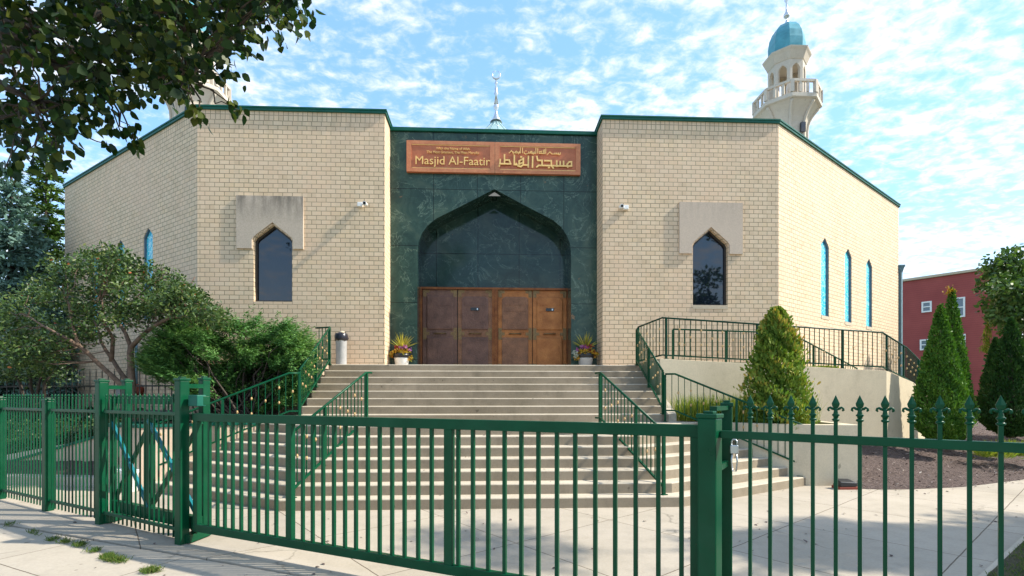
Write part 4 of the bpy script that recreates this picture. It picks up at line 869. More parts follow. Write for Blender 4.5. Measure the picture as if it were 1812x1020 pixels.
def clumps(centers, per, rad, flat=1.0):
    c = np.repeat(np.asarray(centers, float), per, 0); u = unit(len(c)) * (rng.random((len(c), 1)) ** .45) * rad; u[:, 2] *= flat; return c + u, u
def limb(m, p, q, r0_, r1_, wob=.06, n=5):
    p, q = Vector(p), Vector(q); pts = [p.lerp(q, t / n) + Vector((random.uniform(-wob, wob), random.uniform(-wob, wob), random.uniform(-wob, wob))) * (1 if 0 < t < n else 0) for t in range(n + 1)]
    m.tube(pts, [r0_ + (r1_ - r0_) * t / n for t in range(n + 1)], 7); return pts

# crab apple like tree in the left planter
def S(px, py, zc): return surv(px, zc, EYE + (700 - py) * zc / FPX)
zt0 = 10.1
apple = empty('small_tree', S(236, 765, zt0), 'low spreading tree with several leaning stems and scattered orange leaves, left of the juniper', 'tree')
tr = MB(); base = S(236, 768, zt0); tips = []
def path(pts, r0_, r1_):
    P_ = [S(*p) for p in pts]; n = len(P_); sub = []
    for a, b in zip(P_, P_[1:]): sub += [a, a.lerp(b, .5) + Vector((random.uniform(-.02, .02), random.uniform(-.02, .02), random.uniform(-.02, .02)))]
    sub.append(P_[-1]); tr.tube(sub, [r0_ + (r1_ - r0_) * i / (len(sub) - 1) for i in range(len(sub))], 9); tips.append(P_[-1])
path([(236, 770, zt0), (235, 700, zt0), (231, 640, zt0), (232, 612, zt0)], .075, .055)
path([(232, 615, zt0), (262, 585, 10.0), (300, 562, 9.8), (345, 558, 9.7), (372, 545, 9.6)], .048, .015)
path([(232, 615, zt0), (222, 590, 10.2), (205, 560, 10.4), (190, 520, 10.5)], .045, .015)
path([(234, 700, zt0), (205, 672, 10.0), (170, 640, 9.9), (140, 612, 9.7), (128, 575, 9.6), (120, 530, 9.5)], .055, .018)
path([(234, 690, zt0), (210, 655, 10.2), (187, 620, 10.4), (175, 590, 10.5), (160, 540, 10.7)], .05, .015)
path([(197, 640, 10.3), (200, 600, 10.2), (185, 575, 10.0), (180, 530, 9.8)], .045, .015)
path([(140, 612, 9.7), (100, 590, 9.5), (50, 560, 9.4)], .04, .012); path([(205, 560, 10.4), (250, 520, 10.6), (290, 490, 10.6)], .035, .01); path([(300, 562, 9.8), (330, 520, 9.9), (345, 490, 9.9)], .03, .01)
cents = []
for _ in range(150):
    t = random.random(); px = 5 + 385 * t; top = 432 + 38 * abs(t - .45) ** 1.2 * 4 + max(0, t - .72) * 150; bot = 640 - 90 * t + 30 * (t < .25)
    if t > .50: bot = 572
    py = random.uniform(top + 12, bot); cents.append(S(px, py, random.uniform(9.2, 11.4)))
nodes = [v for v in tr.v[::5]]
for c in cents:
    b = min(nodes, key=lambda q: (Vector(q) - c).length + (.5 if q[2] > c.z + .1 else 0)); b = Vector(b)
    if (b - c).length < 1.5: limb(tr, b, c, .011, .004, .06, 4)
tr.build('trunk', MAT['bark'], apple)
pos, off_ = clumps([tuple(c) for c in cents], 165, .36, .62); leafmesh('crown', pos, unit(len(pos)) + np.array([0, 0, .6]), rng.uniform(.045, .085, len(pos)), 'apple_leaf', apple, .5, 'leaf', tone=rng.random(len(pos)) ** 1.2 * .66 + (rng.random(len(pos)) > .988) * .6)
# dark leafy shrub behind it on the left
dsb = empty('dark_shrub', S(60, 700, 12.5), 'dense dark green leafy shrub at the left edge behind the spreading tree', 'shrub')
tr = MB()
for px in (20, 55, 78, 100): limb(tr, S(60, 745, 12.5), S(px, 640, 12.3), .05, .02, .06)
tr.build('stem', MAT['dark_bark'], dsb)
cents = [tuple(S(random.uniform(-60, 112), random.uniform(560, 668), random.uniform(11.8, 13.4))) for _ in range(75)]; pos, off_ = clumps(cents, 130, .42, .75)
leafmesh('crown', pos, unit(len(pos)) + np.array([0, 0, .5]), rng.uniform(.06, .10, len(pos)), 'dark_leaf', dsb, .55, 'leaf')

# juniper: layered feathery sprays
def juniper():
    root = empty('juniper_shrub', S(430, 760, 10.6), 'large feathery green juniper shrub left of the steps', 'shrub'); tr = MB(); cents = []
    bs = S(430, 765, 10.7)
    prof = [(285, 640, 620), (300, 600, 660), (340, 555, 690), (400, 570, 712), (450, 560, 722), (490, 572, 722), (512, 592, 705), (524, 604, 650)]
    for _ in range(400):
        i = random.randrange(len(prof) - 1); t = random.random(); a, b = prof[i], prof[i + 1]; px = a[0] + (b[0] - a[0]) * t; top = a[1] + (b[1] - a[1]) * t; bot = max(a[2] + (b[2] - a[2]) * t, top + 30)
        zc = random.uniform(10.5, 11.9) if px > 380 else random.uniform(10.0, 11.6); py = top + (bot - top) * random.random() ** 1.1 + 8; cents.append(S(px, py, zc))
    for c in cents[::4]: limb(tr, bs + Vector((random.uniform(-.6, .6), random.uniform(-.3, .3), 0)), c, .028, .006, .09)
    tr.build('branches', MAT['dark_bark'], root)
    P_ = []; U_ = []; T_ = []
    for c in cents:
        d = (c - bs); d.z *= .25; d = d.normalized() if d.length > .1 else Vector((0, -1, 0)); tone = random.uniform(-.05, .40)
        for _ in range(15):
            a = random.gauss(0, .75); tip = Vector((d.x * math.cos(a) - d.y * math.sin(a), d.x * math.sin(a) + d.y * math.cos(a), random.uniform(.0, .55))); tip.normalize(); side = tip.cross(Vector((0, 0, 1))).normalized(); o_ = c + Vector((random.gauss(0, .10), random.gauss(0, .10), random.gauss(0, .035))); L_ = random.uniform(.20, .42)
            for k in range(26):
                t = (k + random.random()) / 26; sg = 1 if k % 2 else -1; w_ = (1 - t) * .55 + .25
                P_.append(tuple(o_ + tip * L_ * t + Vector((0, 0, .10 * t * t)) + side * sg * random.random() * .02)); U_.append(tuple(tip * (1 - w_ * .4) + side * sg * w_ * random.uniform(.4, 1.2) + Vector((0, 0, random.uniform(-.15, .5))))); T_.append(tone + .42 * t + random.uniform(0, .14))
    P_ = np.array(P_); leafmesh('foliage', P_, unit(len(P_)) * .6 + np.array([0, 0, 1.0]), rng.uniform(.055, .105, len(P_)), 'juniper_leaf', root, .30, 'rhomb', np.array(U_), np.array(T_))
juniper()

def cone_tree(name, label, base, H, W_, mat, N=15000, lump=.12, pointy=1.0, group=None, cat='evergreen', size=(.04, .08), open_=0.0, tipc=None, oval=False):
    root = empty(name, base, label, cat, group); tr = MB(); tr.tube([base, base + Vector((0, 0, H * .93))], [W_ * .07, .01], 8); 
    for _ in range(40):
        z = random.uniform(.1, .85) * H; a = random.uniform(0, 6.28); r_ = W_ / 2 * (1 - z / H) ** .8 * .8; tr.tube([base + Vector((0, 0, z)), base + Vector((r_ * math.cos(a), r_ * math.sin(a), z + r_ * .5))], [.014, .004], 5)
    tr.build('trunk', MAT['dark_bark'], root)
    K = 260; ck = rng.random((K, 2)); z = (1 - rng.random(N) ** .62) if pointy else rng.random(N); z = np.clip(z, .0, .995); a = rng.uniform(0, 2 * np.pi, N)
    env = np.minimum((1 - z) ** .82 * 1.02, .25 + z * 4.0) ; env = np.minimum(env, .93)
    if oval: z = np.clip(rng.random(N), 0, .995); env = (1 - z) ** .52 * np.minimum(1, .68 + z * 1.5)
    ph = rng.uniform(0, 6.28, 8); l = sum(np.sin(a * (3 + i) + ph[i] + z * (17 + 7 * i)) for i in range(6)) / 6
    rr = W_ / 2 * env * (1 + lump * l * 2) * (1 - (rng.random(N) ** 2.2) * .45); rr *= 1 + (rng.random(N) < (.22 if oval else .06)) * rng.uniform(0, .30 if oval else .16, N)
    x = rr * np.cos(a); y = rr * np.sin(a); pos = np.stack([x, y, z * H + H * .01], 1) + np.array(base)[None]
    radial = np.stack([np.cos(a), np.sin(a), np.zeros(N)], 1); up_ = radial * .55 + np.array([0, 0, 1.0]) + rng.normal(size=(N, 3)) * .3; nr = np.cross(radial, np.array([0, 0, 1.0])) * rng.normal(size=(N, 1)) + radial * .7 + rng.normal(size=(N, 3)) * .35
    tone = .45 + .35 * l + rng.uniform(-.25, .25, N)
    leafmesh('foliage', pos, nr, rng.uniform(size[0], size[1], N), mat, root, .5, 'spray', up_, tone); return root
cone_tree('arborvitae', 'conical yellow-green evergreen with orange tips in the planter, in front of the ramp wall', S(1374, 762, 10.2), 2.45, 1.2, 'yellow_leaf', 13000, .34, size=(.05, .10), oval=True)
cone_tree('arborvitae', 'tall conical evergreen in front, at the end of the ramp wall', S(1664, 790, 11.4), 3.2, 1.26, 'arbor_leaf', 17000, .07, group='conical evergreens right of the ramp', size=(.04, .075))
cone_tree('arborvitae', 'narrower taller evergreen with a browned tip, just behind the front conical evergreen', S(1684, 790, 12.6), 3.95, 1.05, 'arbor_leaf', 15000, .07, group='conical evergreens right of the ramp', size=(.04, .08))
cone_tree('arborvitae', 'dark conical evergreen under the leafy tree near the right edge', S(1789, 775, 12.4), 2.95, 1.35, 'dark2_leaf', 15000, .07, group='conical evergreens right of the ramp', size=(.04, .08))
cone_tree('arborvitae', 'dark evergreen partly hidden behind the rightmost conical evergreen', S(1762, 765, 13.8), 2.6, 1.0, 'dark2_leaf', 12000, .07, group='conical evergreens right of the ramp', size=(.04, .08))
tp = S(1681, 519, 12.6); leafmesh('brown_tip', np.array(tp)[None] + rng.normal(size=(120, 3)) * [.04, .04, .07], unit(120), rng.uniform(.04, .08, 120), 'orange_foliage', bpy.data.objects['arborvitae.002'], .4, 'rhomb', np.tile([0, 0, 1.0], (120, 1)))

def spruce(label, base, H, W_, mat, levels=20, cat='spruce tree'):
    root = empty('spruce_tree', base, label, cat); tr = MB(); tr.tube([base, base + Vector((0, 0, H))], [W_ * .04, .02], 8); P_ = []; U_ = []; T_ = []
    for l in range(levels):
        zf = (l + .5) / levels; z = H * (.04 + .95 * zf); r_ = W_ / 2 * (1 - zf) ** .85 + .08; nb = int(6 + 8 * (1 - zf))
        for b in range(nb):
            a = 2 * math.pi * (b + random.random() * .7) / nb; Lb = r_ * random.uniform(.8, 1.12); d = Vector((math.cos(a), math.sin(a), 0)); z_ = z + random.uniform(-.1, .1)
            pts = [base + Vector((0, 0, z_)) + d * Lb * t + Vector((0, 0, -.22 * Lb * t + .20 * Lb * t * t)) for t in (0, .35, .7, 1)]; tr.tube(pts, [.03, .022, .014, .006], 5, False); sd_ = Vector((-d.y, d.x, 0)); tone = random.uniform(.1, .6)
            for k in range(int(85 * Lb) + 12):
                t = random.random() ** .75; sp_w = (1 - t * .75) * Lb * .32; o_ = base + Vector((0, 0, z_)) + d * Lb * t + Vector((0, 0, -.22 * Lb * t + .20 * Lb * t * t)) + sd_ * random.uniform(-1, 1) * sp_w + Vector((0, 0, random.gauss(-.04, .05)))
                P_.append(tuple(o_)); U_.append(tuple(d + sd_ * random.uniform(-.9, .9) + Vector((0, 0, random.uniform(-.3, .25))))); T_.append(tone + random.random() * .4)
    tr.build('trunk', MAT['dark_bark'], root); P_ = np.array(P_); leafmesh('foliage', P_, unit(len(P_)) + np.array([0, 0, 1.0]), rng.uniform(.14, .26, len(P_)), mat, root, .3, 'spray', np.array(U_), np.array(T_)); return root
b_ = S(20, 735, 16.5); b_.z = .8; spruce('blue-green spruce at the left edge behind the spreading tree', b_, EYE + (700 - 292) * 16.5 / FPX - .8, 5.2, 'blue_spruce_leaf', 24)
b_ = S(82, 730, 21); b_.z = .6; spruce('taller yellow-green spruce between the blue spruce and the left wing', b_, EYE + (700 - 232) * 21 / FPX - .6, 3.9, 'spruce_leaf', 24)

# leafy street tree on the right behind the evergreens
def broadleaf(label, base, cents, per, rad, mat, size, trunk=.16, name='leafy_tree', stems=None, shape='leaf', cat='tree', asp=.7):
    root = empty(name, base, label, cat); tr = MB(); top = Vector(np.mean(np.array([tuple(c) for c in cents]), 0)); fork = base.lerp(Vector((base.x, base.y, top.z)), .55)
    limb(tr, base, fork, trunk, trunk * .7, .05)
    for c in cents[::2]: limb(tr, fork, c, trunk * .28, .01, .12)
    tr.build('trunk', MAT['bark'], root); pos, off_ = clumps([tuple(c) for c in cents], per, rad, .8); leafmesh('crown', pos, unit(len(pos)) + np.array([0, 0, .5]), rng.uniform(size[0], size[1], len(pos)), mat, root, asp, shape); return root
cs_ = [S(random.uniform(1774, 1880), random.uniform(470, 760), random.uniform(15.5, 18.5)) for _ in range(75)] + [S(1762, 480, 17), S(1757, 505, 17), S(1766, 540, 17), S(1775, 465, 17), S(1800, 455, 17)]
broadleaf('light leafy tree at the right edge above the dark evergreens', S(1815, 770, 17), cs_, 230, .55, 'tree_leaf', (.10, .17), .13)
hb = S(1752, 560, 17); hng = empty('weeping_foliage', hb, 'pale drooping strands of foliage in front of the red house', 'plant'); pts_ = np.array([tuple(S(random.gauss(1750, 4) + (py - 560) * -.12, py, 17)) for py in np.repeat(np.linspace(556, 618, 24), 16)]); leafmesh('strands', pts_, unit(len(pts_)), rng.uniform(.10, .22, len(pts_)), 'grass_blade', hng, .18, 'rhomb', np.tile([0, 0, -1.0], (len(pts_), 1)) + rng.normal(size=(len(pts_), 3)) * .25)

# overhanging branches of the street tree at the upper left
def overhang():
    root = empty('overhanging_tree', (-7.2, 1.2, 0), 'dark broad-leaved tree reaching over the upper left corner', 'tree'); tr = MB()
    limb(tr, (-7.2, 1.2, -.05), (-6.9, 1.5, 3.4), .20, .16, .04); hub = Vector((-6.9, 1.5, 3.4)); cents = []; hubs = []
    edge = [(-60, 345), (20, 320), (60, 300), (110, 292), (150, 262), (165, 240), (190, 250), (220, 262), (238, 240), (215, 215), (225, 172), (262, 180), (300, 190), (340, 205), (352, 222), (395, 195), (425, 190), (402, 150), (395, 112), (420, 88), (470, 78), (505, 60), (545, 42), (530, 10), (520, -60)]
    def low(px):
        for (a, ya), (b, yb) in zip(edge, edge[1:]):
            if a <= px <= b: return ya + (yb - ya) * (px - a) / max(1, b - a)
        return 0
    lim = {0: 300, 60: 285, 120: 262, 160: 200, 200: 205, 240: 190, 300: 178, 350: 190, 400: 150, 430: 70, 500: 40, 545: 25}
    ks = sorted(lim)
    def lim_f(px): return float(np.interp(px, ks, [lim[k] for k in ks]))
    for _ in range(290):
        px = random.uniform(-90, 525); top = -90; py = top + (lim_f(px) - top - 12) * random.random() ** .95; zc = random.uniform(3.8, 6.0); cents.append(S(px, py - 14, zc))
    for _ in range(420): cents.append(S(random.uniform(-250, 640), random.uniform(-900, -60), random.uniform(3.4, 6.8)))  # unseen canopy clumps above the frame, added to shade the visible crown
    extra = [(8, 300, 3.9), (20, 285, 4), (45, 270, 4), (60, 290, 4), (35, 225, 4), (105, 280, 4.1), (110, 292, 4.1), (80, 262, 4), (222, 235, 4.6), (235, 245, 4.6), (242, 258, 4.6), (190, 255, 4.6), (230, 222, 4.6), (345, 205, 4.9), (358, 212, 4.9), (412, 182, 5), (422, 195, 5), (395, 130, 5), (402, 108, 5), (350, 195, 4.9), (545, 42, 5), (525, 48, 5), (495, 70, 5), (465, 62, 5), (225, 165, 4.6), (248, 170, 4.6), (180, 205, 4.5), (160, 225, 4.4), (195, 225, 4.5), (140, 215, 4.3), (120, 235, 4.2), (330, 180, 4.8), (310, 175, 4.8)]
    low_c = [S(*e) for e in extra]; mains = [S(60, 60, 4.6), S(200, 20, 5), S(330, 60, 5), S(60, 180, 4.2), S(430, 10, 5.2), S(180, 150, 4.6), S(330, 140, 4.9)]
    hub2 = S(-150, 60, 4.3); limb(tr, hub, hub2, .15, .09, .05)
    for m in mains: limb(tr, hub2, m, .055, .02, .1)
    for c in cents[::3] + low_c: b = min(mains, key=lambda q: (q - c).length); limb(tr, b, c, .011, .0035, .05)
    tr.build('trunk', MAT['dark_bark'], root)
    pos, _ = clumps([tuple(c) for c in cents], 22, .20); pos2, _ = clumps([tuple(c) for c in low_c], 6, .075)
    N = len(pos); n1 = unit(N) + np.array([0, 0, .3]); leafmesh('crown', pos, n1, rng.uniform(.055, .095, N), 'overhang_leaf', root, .85, 'leaf', unit(N) * .8 + np.array([0, 0, -.8]), fold=.25)
    N = len(pos2); leafmesh('hanging_leaves', pos2, unit(N) * [1, 1, .4], rng.uniform(.065, .10, N), 'overhang_leaf', root, .85, 'leaf', unit(N) * .5 + np.array([0, 0, -1.0]), tone=rng.uniform(.3, 1, N), fold=.25)
overhang()
# street tree standing off to the right: its crown shades the near pavement
cs_ = [Vector((13.3 + random.gauss(0, 1.6), 4.5 + random.gauss(0, .55), 6.8 + random.gauss(0, 1.1))) for _ in range(60)]
broadleaf('street tree standing outside the picture on the right', Vector((13.3, 4.5, 0)), cs_, 230, .75, 'street_leaf', (.14, .22), .18, 'street_tree')

# grasses, chips, weeds
def tufts(name, centers, per, h, spread, mat, kind='stuff', parent=None, lean=.5, wd=.12):
    c = np.repeat(np.array(centers, float), per, 0); N = len(c); c[:, :2] += rng.normal(size=(N, 2)) * spread; u = rng.normal(size=(N, 3)) * lean; u[:, 2] = 1
    o = leafmesh(name, c, unit(N) * [1, 1, .15], rng.uniform(h * .5, h, N), mat, parent, wd, 'rhomb', u)
    if kind: tag(o, kind=kind)
    return o
gc = []
for _ in range(120):
    t = random.random(); a = Vector((4.1, 10.55)).lerp(Vector((6.3, 9.4)), t); b = Vector((4.0, 11.1)).lerp(Vector((7.1, 11.3)), t); p = a.lerp(b, random.random() ** 1.4); gc.append((p.x, p.y, 1.02))
o = tufts('ornamental_grass', gc, 26, .80, .05, 'grass_blade', lean=.28, wd=.024); tag(o, 'yellow-green grasses filling the right planter behind the outer handrail', 'grass', kind='stuff')
dl_ = []
for _ in range(60): p = S(random.uniform(1736, 1830), 778, random.uniform(10.9, 11.9)); dl_.append((p.x, p.y, .42))
for k, (px, zc) in enumerate(((1760, 11.0), (1797, 11.2), (1828, 11.4))):
    b0 = surv(px, zc, .36); tag(tufts('daylily', [(b0.x + random.gauss(0, .13), b0.y + random.gauss(0, .13), .34) for _ in range(16)], 30, .42, .05, 'grass_blade', None, lean=.75, wd=.05), ['yellowing daylily clump nearest the conical evergreen', 'middle yellowing daylily clump in the mulch by the right edge', 'daylily clump cut by the right edge'][k], 'plant', 'daylily clumps in the mulch')
b0 = surv(1462, 12.35, 2.3); tag(tufts('golden_shrub', [(b0.x + random.gauss(0, .22), b0.y + .2, 2.2) for _ in range(30)], 40, .3, .06, 'grass_blade', None, lean=.8, wd=.2), 'small golden shrub seen between the ramp railings', 'shrub')
# mulch chips
mv = np.array(mvs); idx = rng.integers(0, len(mv), 9000); pos = mv[idx] + rng.normal(size=(9000, 3)) * [.13, .13, .004] + [0, 0, .012]
o = leafmesh('mulch_chips', pos, unit(9000) * .6 + np.array([0, 0, 1.0]), rng.uniform(.03, .075, 9000), 'mulch_chip', None, .4, 'spray', tone=rng.random(9000) ** 1.5); tag(o, 'loose bark chips on the mulch bed', 'mulch', kind='stuff')
fl_p = []
for _ in range(240):
    a = Vector((random.uniform(-9, 9), random.uniform(2.6, 8.6), 0)); e = (a - sA).dot(nrm); a.z = .006 if e < 0 else -.006
    if a.y < 7.2 or abs(a.x) > 6: fl_p.append(tuple(a))
for _ in range(36): k = random.randrange(1, 7); fl_p.append((random.uniform(-2.4, 2.4), 7.5 + .262 * (k - 1) + random.uniform(.08, .22), .165 * k + .006))
fl_p = np.array(fl_p); o = leafmesh('fallen_leaves', fl_p, rng.normal(size=(len(fl_p), 3)) * .25 + np.array([0, 0, 1.0]), rng.uniform(.025, .06, len(fl_p)), 'mulch_chip', None, .6, 'leaf', fold=.3, tone=rng.random(len(fl_p)) * .7); tag(o, 'small dry leaves and bits scattered on the paving and steps', 'leaf litter', kind='stuff')
# weeds in the pavement seam
wd_ = []
for px, py, n_ in ((95, 955, 8), (118, 958, 9), (140, 965, 14), (165, 975, 10), (190, 985, 24), (200, 990, 24), (212, 992, 14), (262, 1010, 22), (272, 1009, 12), (20, 929, 4), (60, 942, 5)):
    for _ in range(n_): p = survz(px + random.gauss(0, 5), py + random.gauss(0, 1.6), 0); wd_.append((p.x, p.y, -.01))
o = tufts('pavement_weeds', wd_, 12, .075, .02, 'lawn_blade', lean=1.1, wd=.12); tag(o, 'green weeds sprouting from the joint in the pavement at lower left', 'weeds', kind='stuff')
lw_ = []
for _ in range(2600): p = a0 + ld * random.uniform(3, 8) + ln * random.uniform(.08, 2.6); lw_.append((p.x, p.y, .028))
o = tufts('lawn_grass', lw_, 8, .06, .03, 'lawn_blade', lean=.8, wd=.12); tag(o, 'short grass in the lower right corner', 'grass', kind='stuff')
gcv = []
for _ in range(2200): t = random.random(); s = random.random(); a = Vector(wc[:]).lerp(Vector(wa[:]), t); b = Vector((-20, 16.2, 0)).lerp(Vector((-9.2, 13.4, 0)), t); p = a.lerp(b, s); gcv.append((p.x, p.y + .25, .30 + 1.05 * s ** .9))
pos, _ = clumps(gcv, 7, .12, .5); o = leafmesh('ground_cover', pos, unit(len(pos)) + np.array([0, 0, .8]), rng.uniform(.05, .09, len(pos)), 'dark_leaf', None, .6, 'leaf'); tag(o, 'low green ground cover on the bank behind the sloping wall', 'ground cover', kind='stuff')

# ------------------------------------------------------------------ planters with flowers
def planter(px, label, flip):
    p = surv(px, 13.63, PLAT - .004); root = empty('planter', p, label, 'planter', 'flower planters beside the doors')
    q = MB(); q.lathe((p.x, p.y, p.z), [(.15, 0), (.17, .02), (.20, .24), (.21, .26), (.19, .27)], 24); q.build('pot', MAT['white_plastic'] if flip > 0 else MAT['grey_plastic'], root)
    q = MB(); q.lathe((p.x, p.y, p.z + .262), [(.20, 0), (.235, .02), (.235, .12), (.21, .12)], 24); q.build('rim', MAT['black_plastic'], root)
    N = 60; c = np.tile(np.array([p.x, p.y, p.z + .52]), (N, 1)); th = rng.uniform(0, 6.28, N); el = rng.uniform(.35, 1.5, N); u = np.stack([np.cos(th) * np.cos(el), np.sin(th) * np.cos(el), np.sin(el)], 1)
    leafmesh('dracaena', c, np.cross(u, rng.normal(size=(N, 3))), rng.uniform(.35, .52, N), 'dracaena', root, .07, 'rhomb', u)
    def puffs(name, mat, offs, r, n, sz):
        cc = [(p.x + a, p.y + b, p.z + z_) for a, b, z_ in offs]; ps, _ = clumps(cc, n, r, .8); leafmesh(name, ps, unit(len(ps)), rng.uniform(sz * .6, sz, len(ps)), mat, root, .7, 'leaf')
    f = flip
    puffs('orange_foliage', 'orange_foliage', [(-.2 * f, -.1, .40), (-.1 * f, -.16, .44), (.05 * f, -.18, .42), (.16 * f, -.1, .42), (.22 * f, -.05, .26), (-.26 * f, -.05, .34)], .11, 60, .06)
    puffs('pink_flowers', 'pink_petal', [(.1 * f, -.12, .56), (.22 * f, -.06, .47), (.0, -.14, .54)], .07, 45, .05)
    puffs('red_flowers', 'red_petal', [(-.12 * f, -.05, .56), (-.05 * f, -.1, .50)] if f > 0 else [(.14, -.05, .58), (.08, -.1, .48), (.0, -.1, .55), (.17, -.1, .42)], .08, 50, .05)
    if f < 0: puffs('silver_foliage', 'silver_foliage', [(-.30, -.1, .40), (-.27, -.1, .32)], .08, 50, .05)
planter(711, 'white pot of spiky yellow dracaena and flowers left of the copper doors', 1); planter(1036, 'grey pot of spiky dracaena, red flowers and silver leaves right of the copper doors', -1)

# rubbish bin at the top left of the steps
tb = surv(604, 12.75, PLAT - .004); bin_ = empty('rubbish_bin', tb, 'pale grey rubbish bin lined with a black bag at the top of the steps', 'bin')
q = MB(); q.lathe((tb.x, tb.y, tb.z), [(.125, 0), (.13, .03), (.14, .72), (.15, .74), (.15, .78)], 28); q.build('bin_body', MAT['grey_plastic'], bin_)
q = MB(); prof = [(.245, 0), (.262, -.10), (.25, -.12), (.25, .05), (.235, .10), (.17, .12)]
q.lathe((tb.x, tb.y, tb.z + .76), [(.155, -.12), (.175, -.06), (.165, .02), (.16, .05), (.145, .07), (.09, .05)], 18); bg_ = q.build('bag', MAT['bag_plastic'], bin_)
for v in bg_.data.vertices: v.co.x += random.uniform(-.014, .014); v.co.y += random.uniform(-.014, .014); v.co.z += random.uniform(-.018, .018)
q = MB(); q.lathe((tb.x + .02, tb.y, tb.z + .83), [(.085, 0), (.06, .05), (.02, .06)], 14); q.build('waste', MAT['window_sill'], bin_)
# black floodlight at the foot of the planter wall
fp = surv(1495, 9.12, 0); fl_ = empty('floodlight', fp, 'black box floodlight on a small brown base at the foot of the cream planter wall', 'light fitting')
q = MB(); q.box((fp.x, fp.y, .02), (.36, .22, .06)); q.build('base', MAT['rust_red'], fl_, .01)
q = MB(); a = Vector((fp.x, fp.y, 0)); q.poly([(a.x - .16, a.y - .11, .055), (a.x + .16, a.y - .11, .055), (a.x + .16, a.y + .11, .055), (a.x - .16, a.y + .11, .055), (a.x - .16, a.y - .11, .14), (a.x + .16, a.y - .11, .12), (a.x + .10, a.y + .05, .175), (a.x - .14, a.y + .05, .185)], [(3, 2, 1, 0), (4, 5, 6, 7), (0, 1, 5, 4), (1, 2, 6, 5), (2, 3, 7, 6), (3, 0, 4, 7)]); q.build('lamp_housing', MAT['black_plastic'], fl_, .012)
# white buckets behind the gate tail
for px, zc, lb in ((214, 9.0, 'white plastic bucket behind the gate tail, left one'), (231, 8.85, 'white plastic bucket behind the gate tail, right one')):
    p = surv(px, zc, 0); b = empty('bucket', p, lb, 'bucket', 'white buckets behind the gate'); q = MB(); q.lathe((p.x, p.y, 0), [(.115, 0), (.12, .01), (.14, .33), (.15, .34), (.15, .37)], 20); q.build('bucket_body', MAT['white_plastic'], b); q = MB(); q.lathe((p.x, p.y, .37), [(.155, 0), (.155, .02), (.13, .025)], 20); q.build('lid', MAT['white_plastic'], b)
p = surv(263, 8.6, 0); q = MB(); q.lathe((p.x, p.y, 0), [(.09, 0), (.095, .02), (.08, .06), (.03, .075)], 16); tag(q.build('tub', MAT['white_plastic']), 'small round white tub on the ground near the buckets', 'tub')
# gas meter and pipe on the left wing
dLw = (Lo - Le).normalized(); nL = Vector((dLw.y, -dLw.x))
def onleft(px):
    u = (px - 906) / FPX; rx, ry = u * cs + sn, cs - u * sn; det = dLw.x * ry - rx * dLw.y; s_ = -(Le.x * ry - rx * Le.y) / det; return Le + dLw * s_, s_
pt, _ = onleft(247); pt = pt + nL * .08; zc = pt.x * sn + pt.y * cs; Zp = lambda y: EYE + (700 - y) * zc / FPX
gm = empty('gas_meter', (pt.x, pt.y, Zp(690)), 'grey gas meter with a rising pipe on the left brick wing', 'gas meter')
q = MB(); q.tube([(pt.x, pt.y, Zp(700)), (pt.x, pt.y, Zp(608))], .035, 8); q.build('pipe', MAT['downspout_blue'], gm)
q = MB(); q.box((pt.x - .3, pt.y - .12, Zp(692)), (.28, .2, .34)); q.build('meter_body', MAT['grey_plastic'], gm, .03); q = MB(); q.tube([(pt.x + .12, pt.y - .05, Zp(690)), (pt.x + .12, pt.y - .3, Zp(690))], .16, 16); q.build('regulator', MAT['rust_red'], gm)

# ------------------------------------------------------------------ background: red house, white van, far trees
ha, hb_ = surv(1560, 50), surv(1748, 44); hd_ = (hb_ - ha).normalized(); hn = Vector((hd_.y, -hd_.x, 0)); zh = lambda py, zc: EYE + (700 - py) * zc / FPX
house = empty('red_house', ha, 'red sided three storey house beyond the evergreens on the right', 'house')
za_, zb_ = zh(499, 50), zh(484, 44); zt_ = (za_ + zb_) / 2; za_ = zb_ = zt_
hr = MB(); corners = [ha, hb_, hb_ - hn * 14, ha - hn * 14]; hr.prism([c[:2] for c in corners], -.05, [za_, zb_, zb_, za_]); hr.build('wall', MAT['red_siding'], house)
q = MB(); q.bar(Vector((ha.x, ha.y, za_ + .12)), Vector((hb_.x, hb_.y, zb_ + .12)), .35, .22); q.build('cornice', MAT['window_sill'], house)
q = MB(); e0 = Vector((hb_.x, hb_.y, zb_)); q.bar(e0 + hd_ * .2, e0 + hd_ * 1.1 - Vector((0, 0, 3.4)), .3, .35); q.build('gable_board', MAT['white_trim'], house)
q = MB(); q.prism([(hb_ + hn * -.3)[:2], (hb_ + hd_ * 1.2 - hn * .3)[:2], (hb_ + hd_ * 1.2 - hn * 9)[:2], (hb_ - hn * 9)[:2]], -.05, [zb_ - .4, zb_ - 3.6, zb_ - 3.6, zb_ - .4]); q.build('lean_to', MAT['red_siding'], house)
hl = (hb_ - ha).length
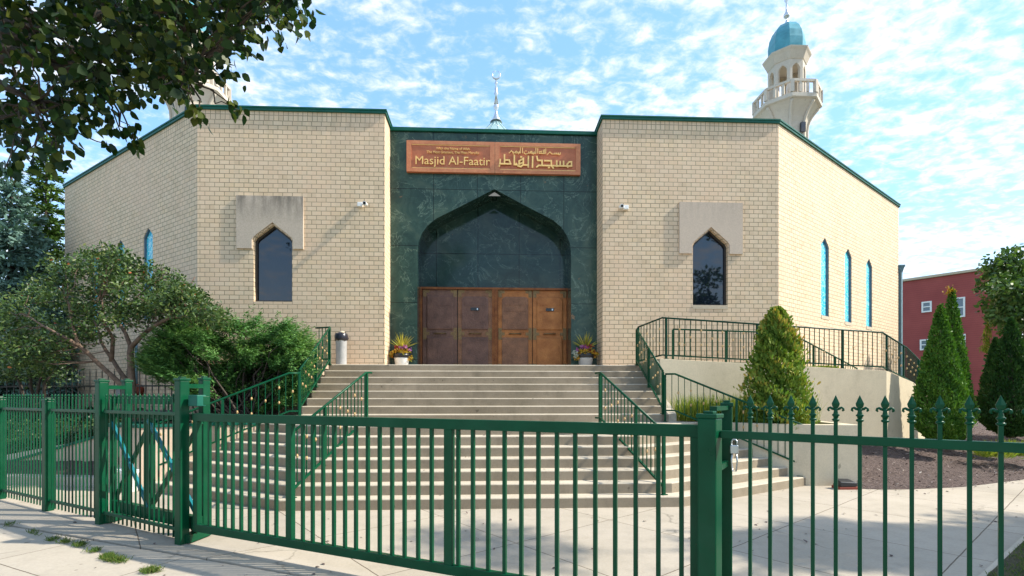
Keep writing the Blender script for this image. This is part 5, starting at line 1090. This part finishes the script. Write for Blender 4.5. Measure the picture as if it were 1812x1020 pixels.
for px, y0, y1, wpx in ((1640, 553, 534, 14), (1696, 562, 527, 18), (1637, 620, 601, 14), (1697, 630, 592, 18)):
    # intersection with the wall plane
    u = (px - 906) / FPX; r = cf(u, 1.0); det = hd_.x * r.y - r.x * hd_.y; s_ = -(ha.x * r.y - r.x * ha.y) / det; c = ha + hd_ * s_; zc = c.x * sn + c.y * cs; z0, z1 = zh(y0, zc), zh(y1, zc); w2 = wpx * zc / FPX / 2
    wn = MB(); cz = (z0 + z1) / 2; t_ = .13
    for (du, dz, su, sz_) in ((-w2 + t_ / 2, 0, t_, z1 - z0), (w2 - t_ / 2, 0, t_, z1 - z0), (0, (z1 - z0) / 2 - t_ / 2, 2 * w2 - 2 * t_, t_), (0, -(z1 - z0) / 2 + t_ / 2, 2 * w2 - 2 * t_, t_), (0, 0, 2 * w2 - 2 * t_, .09)):
        p = c + hd_ * du + hn * .05; wn.box((p.x, p.y, cz + dz), (su, .14, sz_), math.atan2(hd_.y, hd_.x))
    wo = wn.build('window', MAT['white_trim'], house); p = c + hn * .02; gl = MB(); gl.box((p.x, p.y, cz), (2 * w2 - t_, .06, z1 - z0 - t_), math.atan2(hd_.y, hd_.x)); adopt(gl.build('pane', MAT['house_glass']), wo)
# white van far left behind the iron fence
vp = surv(45, 24, .75); van = empty('parked_van', vp, 'white van parked far behind the dark shrub at the left edge', 'van')
q = MB(); q.poly([(vp.x + a, vp.y + b, vp.z + c) for a, b, c in [(-2.6, -.95, .35), (2.4, -.95, .35), (2.4, .95, .35), (-2.6, .95, .35), (-2.6, -.9, 2.1), (1.3, -.9, 2.1), (1.3, .9, 2.1), (-2.6, .9, 2.1), (2.4, -.9, 1.15), (2.4, .9, 1.15), (1.75, -.9, 1.3), (1.75, .9, 1.3)]],
    [(0, 1, 8, 10, 5, 4), (3, 7, 6, 11, 9, 2), (4, 5, 6, 7), (5, 10, 11, 6), (10, 8, 9, 11), (1, 2, 9, 8), (0, 4, 7, 3), (0, 3, 2, 1)]); q.build('body', MAT['white_plastic'], van, .05)
q = MB(); q.box((vp.x + 1.0, vp.y - .94, vp.z + 1.6), (.8, .03, .5)); q.build('side_window', MAT['dark_glass'], van)
for dx in (-1.7, 1.5):
    for dy in (-.9, .9): q = MB(); q.tube([(vp.x + dx, vp.y + dy - .1, vp.z + .33), (vp.x + dx, vp.y + dy + .1, vp.z + .33)], .34, 18); q.build('wheel', MAT['black_plastic'], van)
# raised ground under the background on the left, and a far belt of trees closing the horizon
q = MB(); q.prism([(-40, 16.4), (-12.6, 16.0), (-15.5, 19), (-15.5, 40), (-60, 40)], -.05, .75); tag(q.build('bank', MAT['ground_soil']), kind='structure')
bl_ = []
for _ in range(520):
    a = R(random.uniform(-62, -38)) if random.random() < .5 else R(random.uniform(36, 62)); d = random.uniform(70, 85); bl_.append((d * math.sin(a), d * math.cos(a), random.uniform(.5, 5.5)))
pos, _ = clumps(bl_, 40, 2.2, .8); o = leafmesh('distant_trees', pos, unit(len(pos)) + np.array([0, 0, .6]), rng.uniform(.5, 1.0, len(pos)), 'dark_leaf', None, .7, 'leaf'); tag(o, 'belt of distant trees closing the horizon', 'trees', kind='stuff')
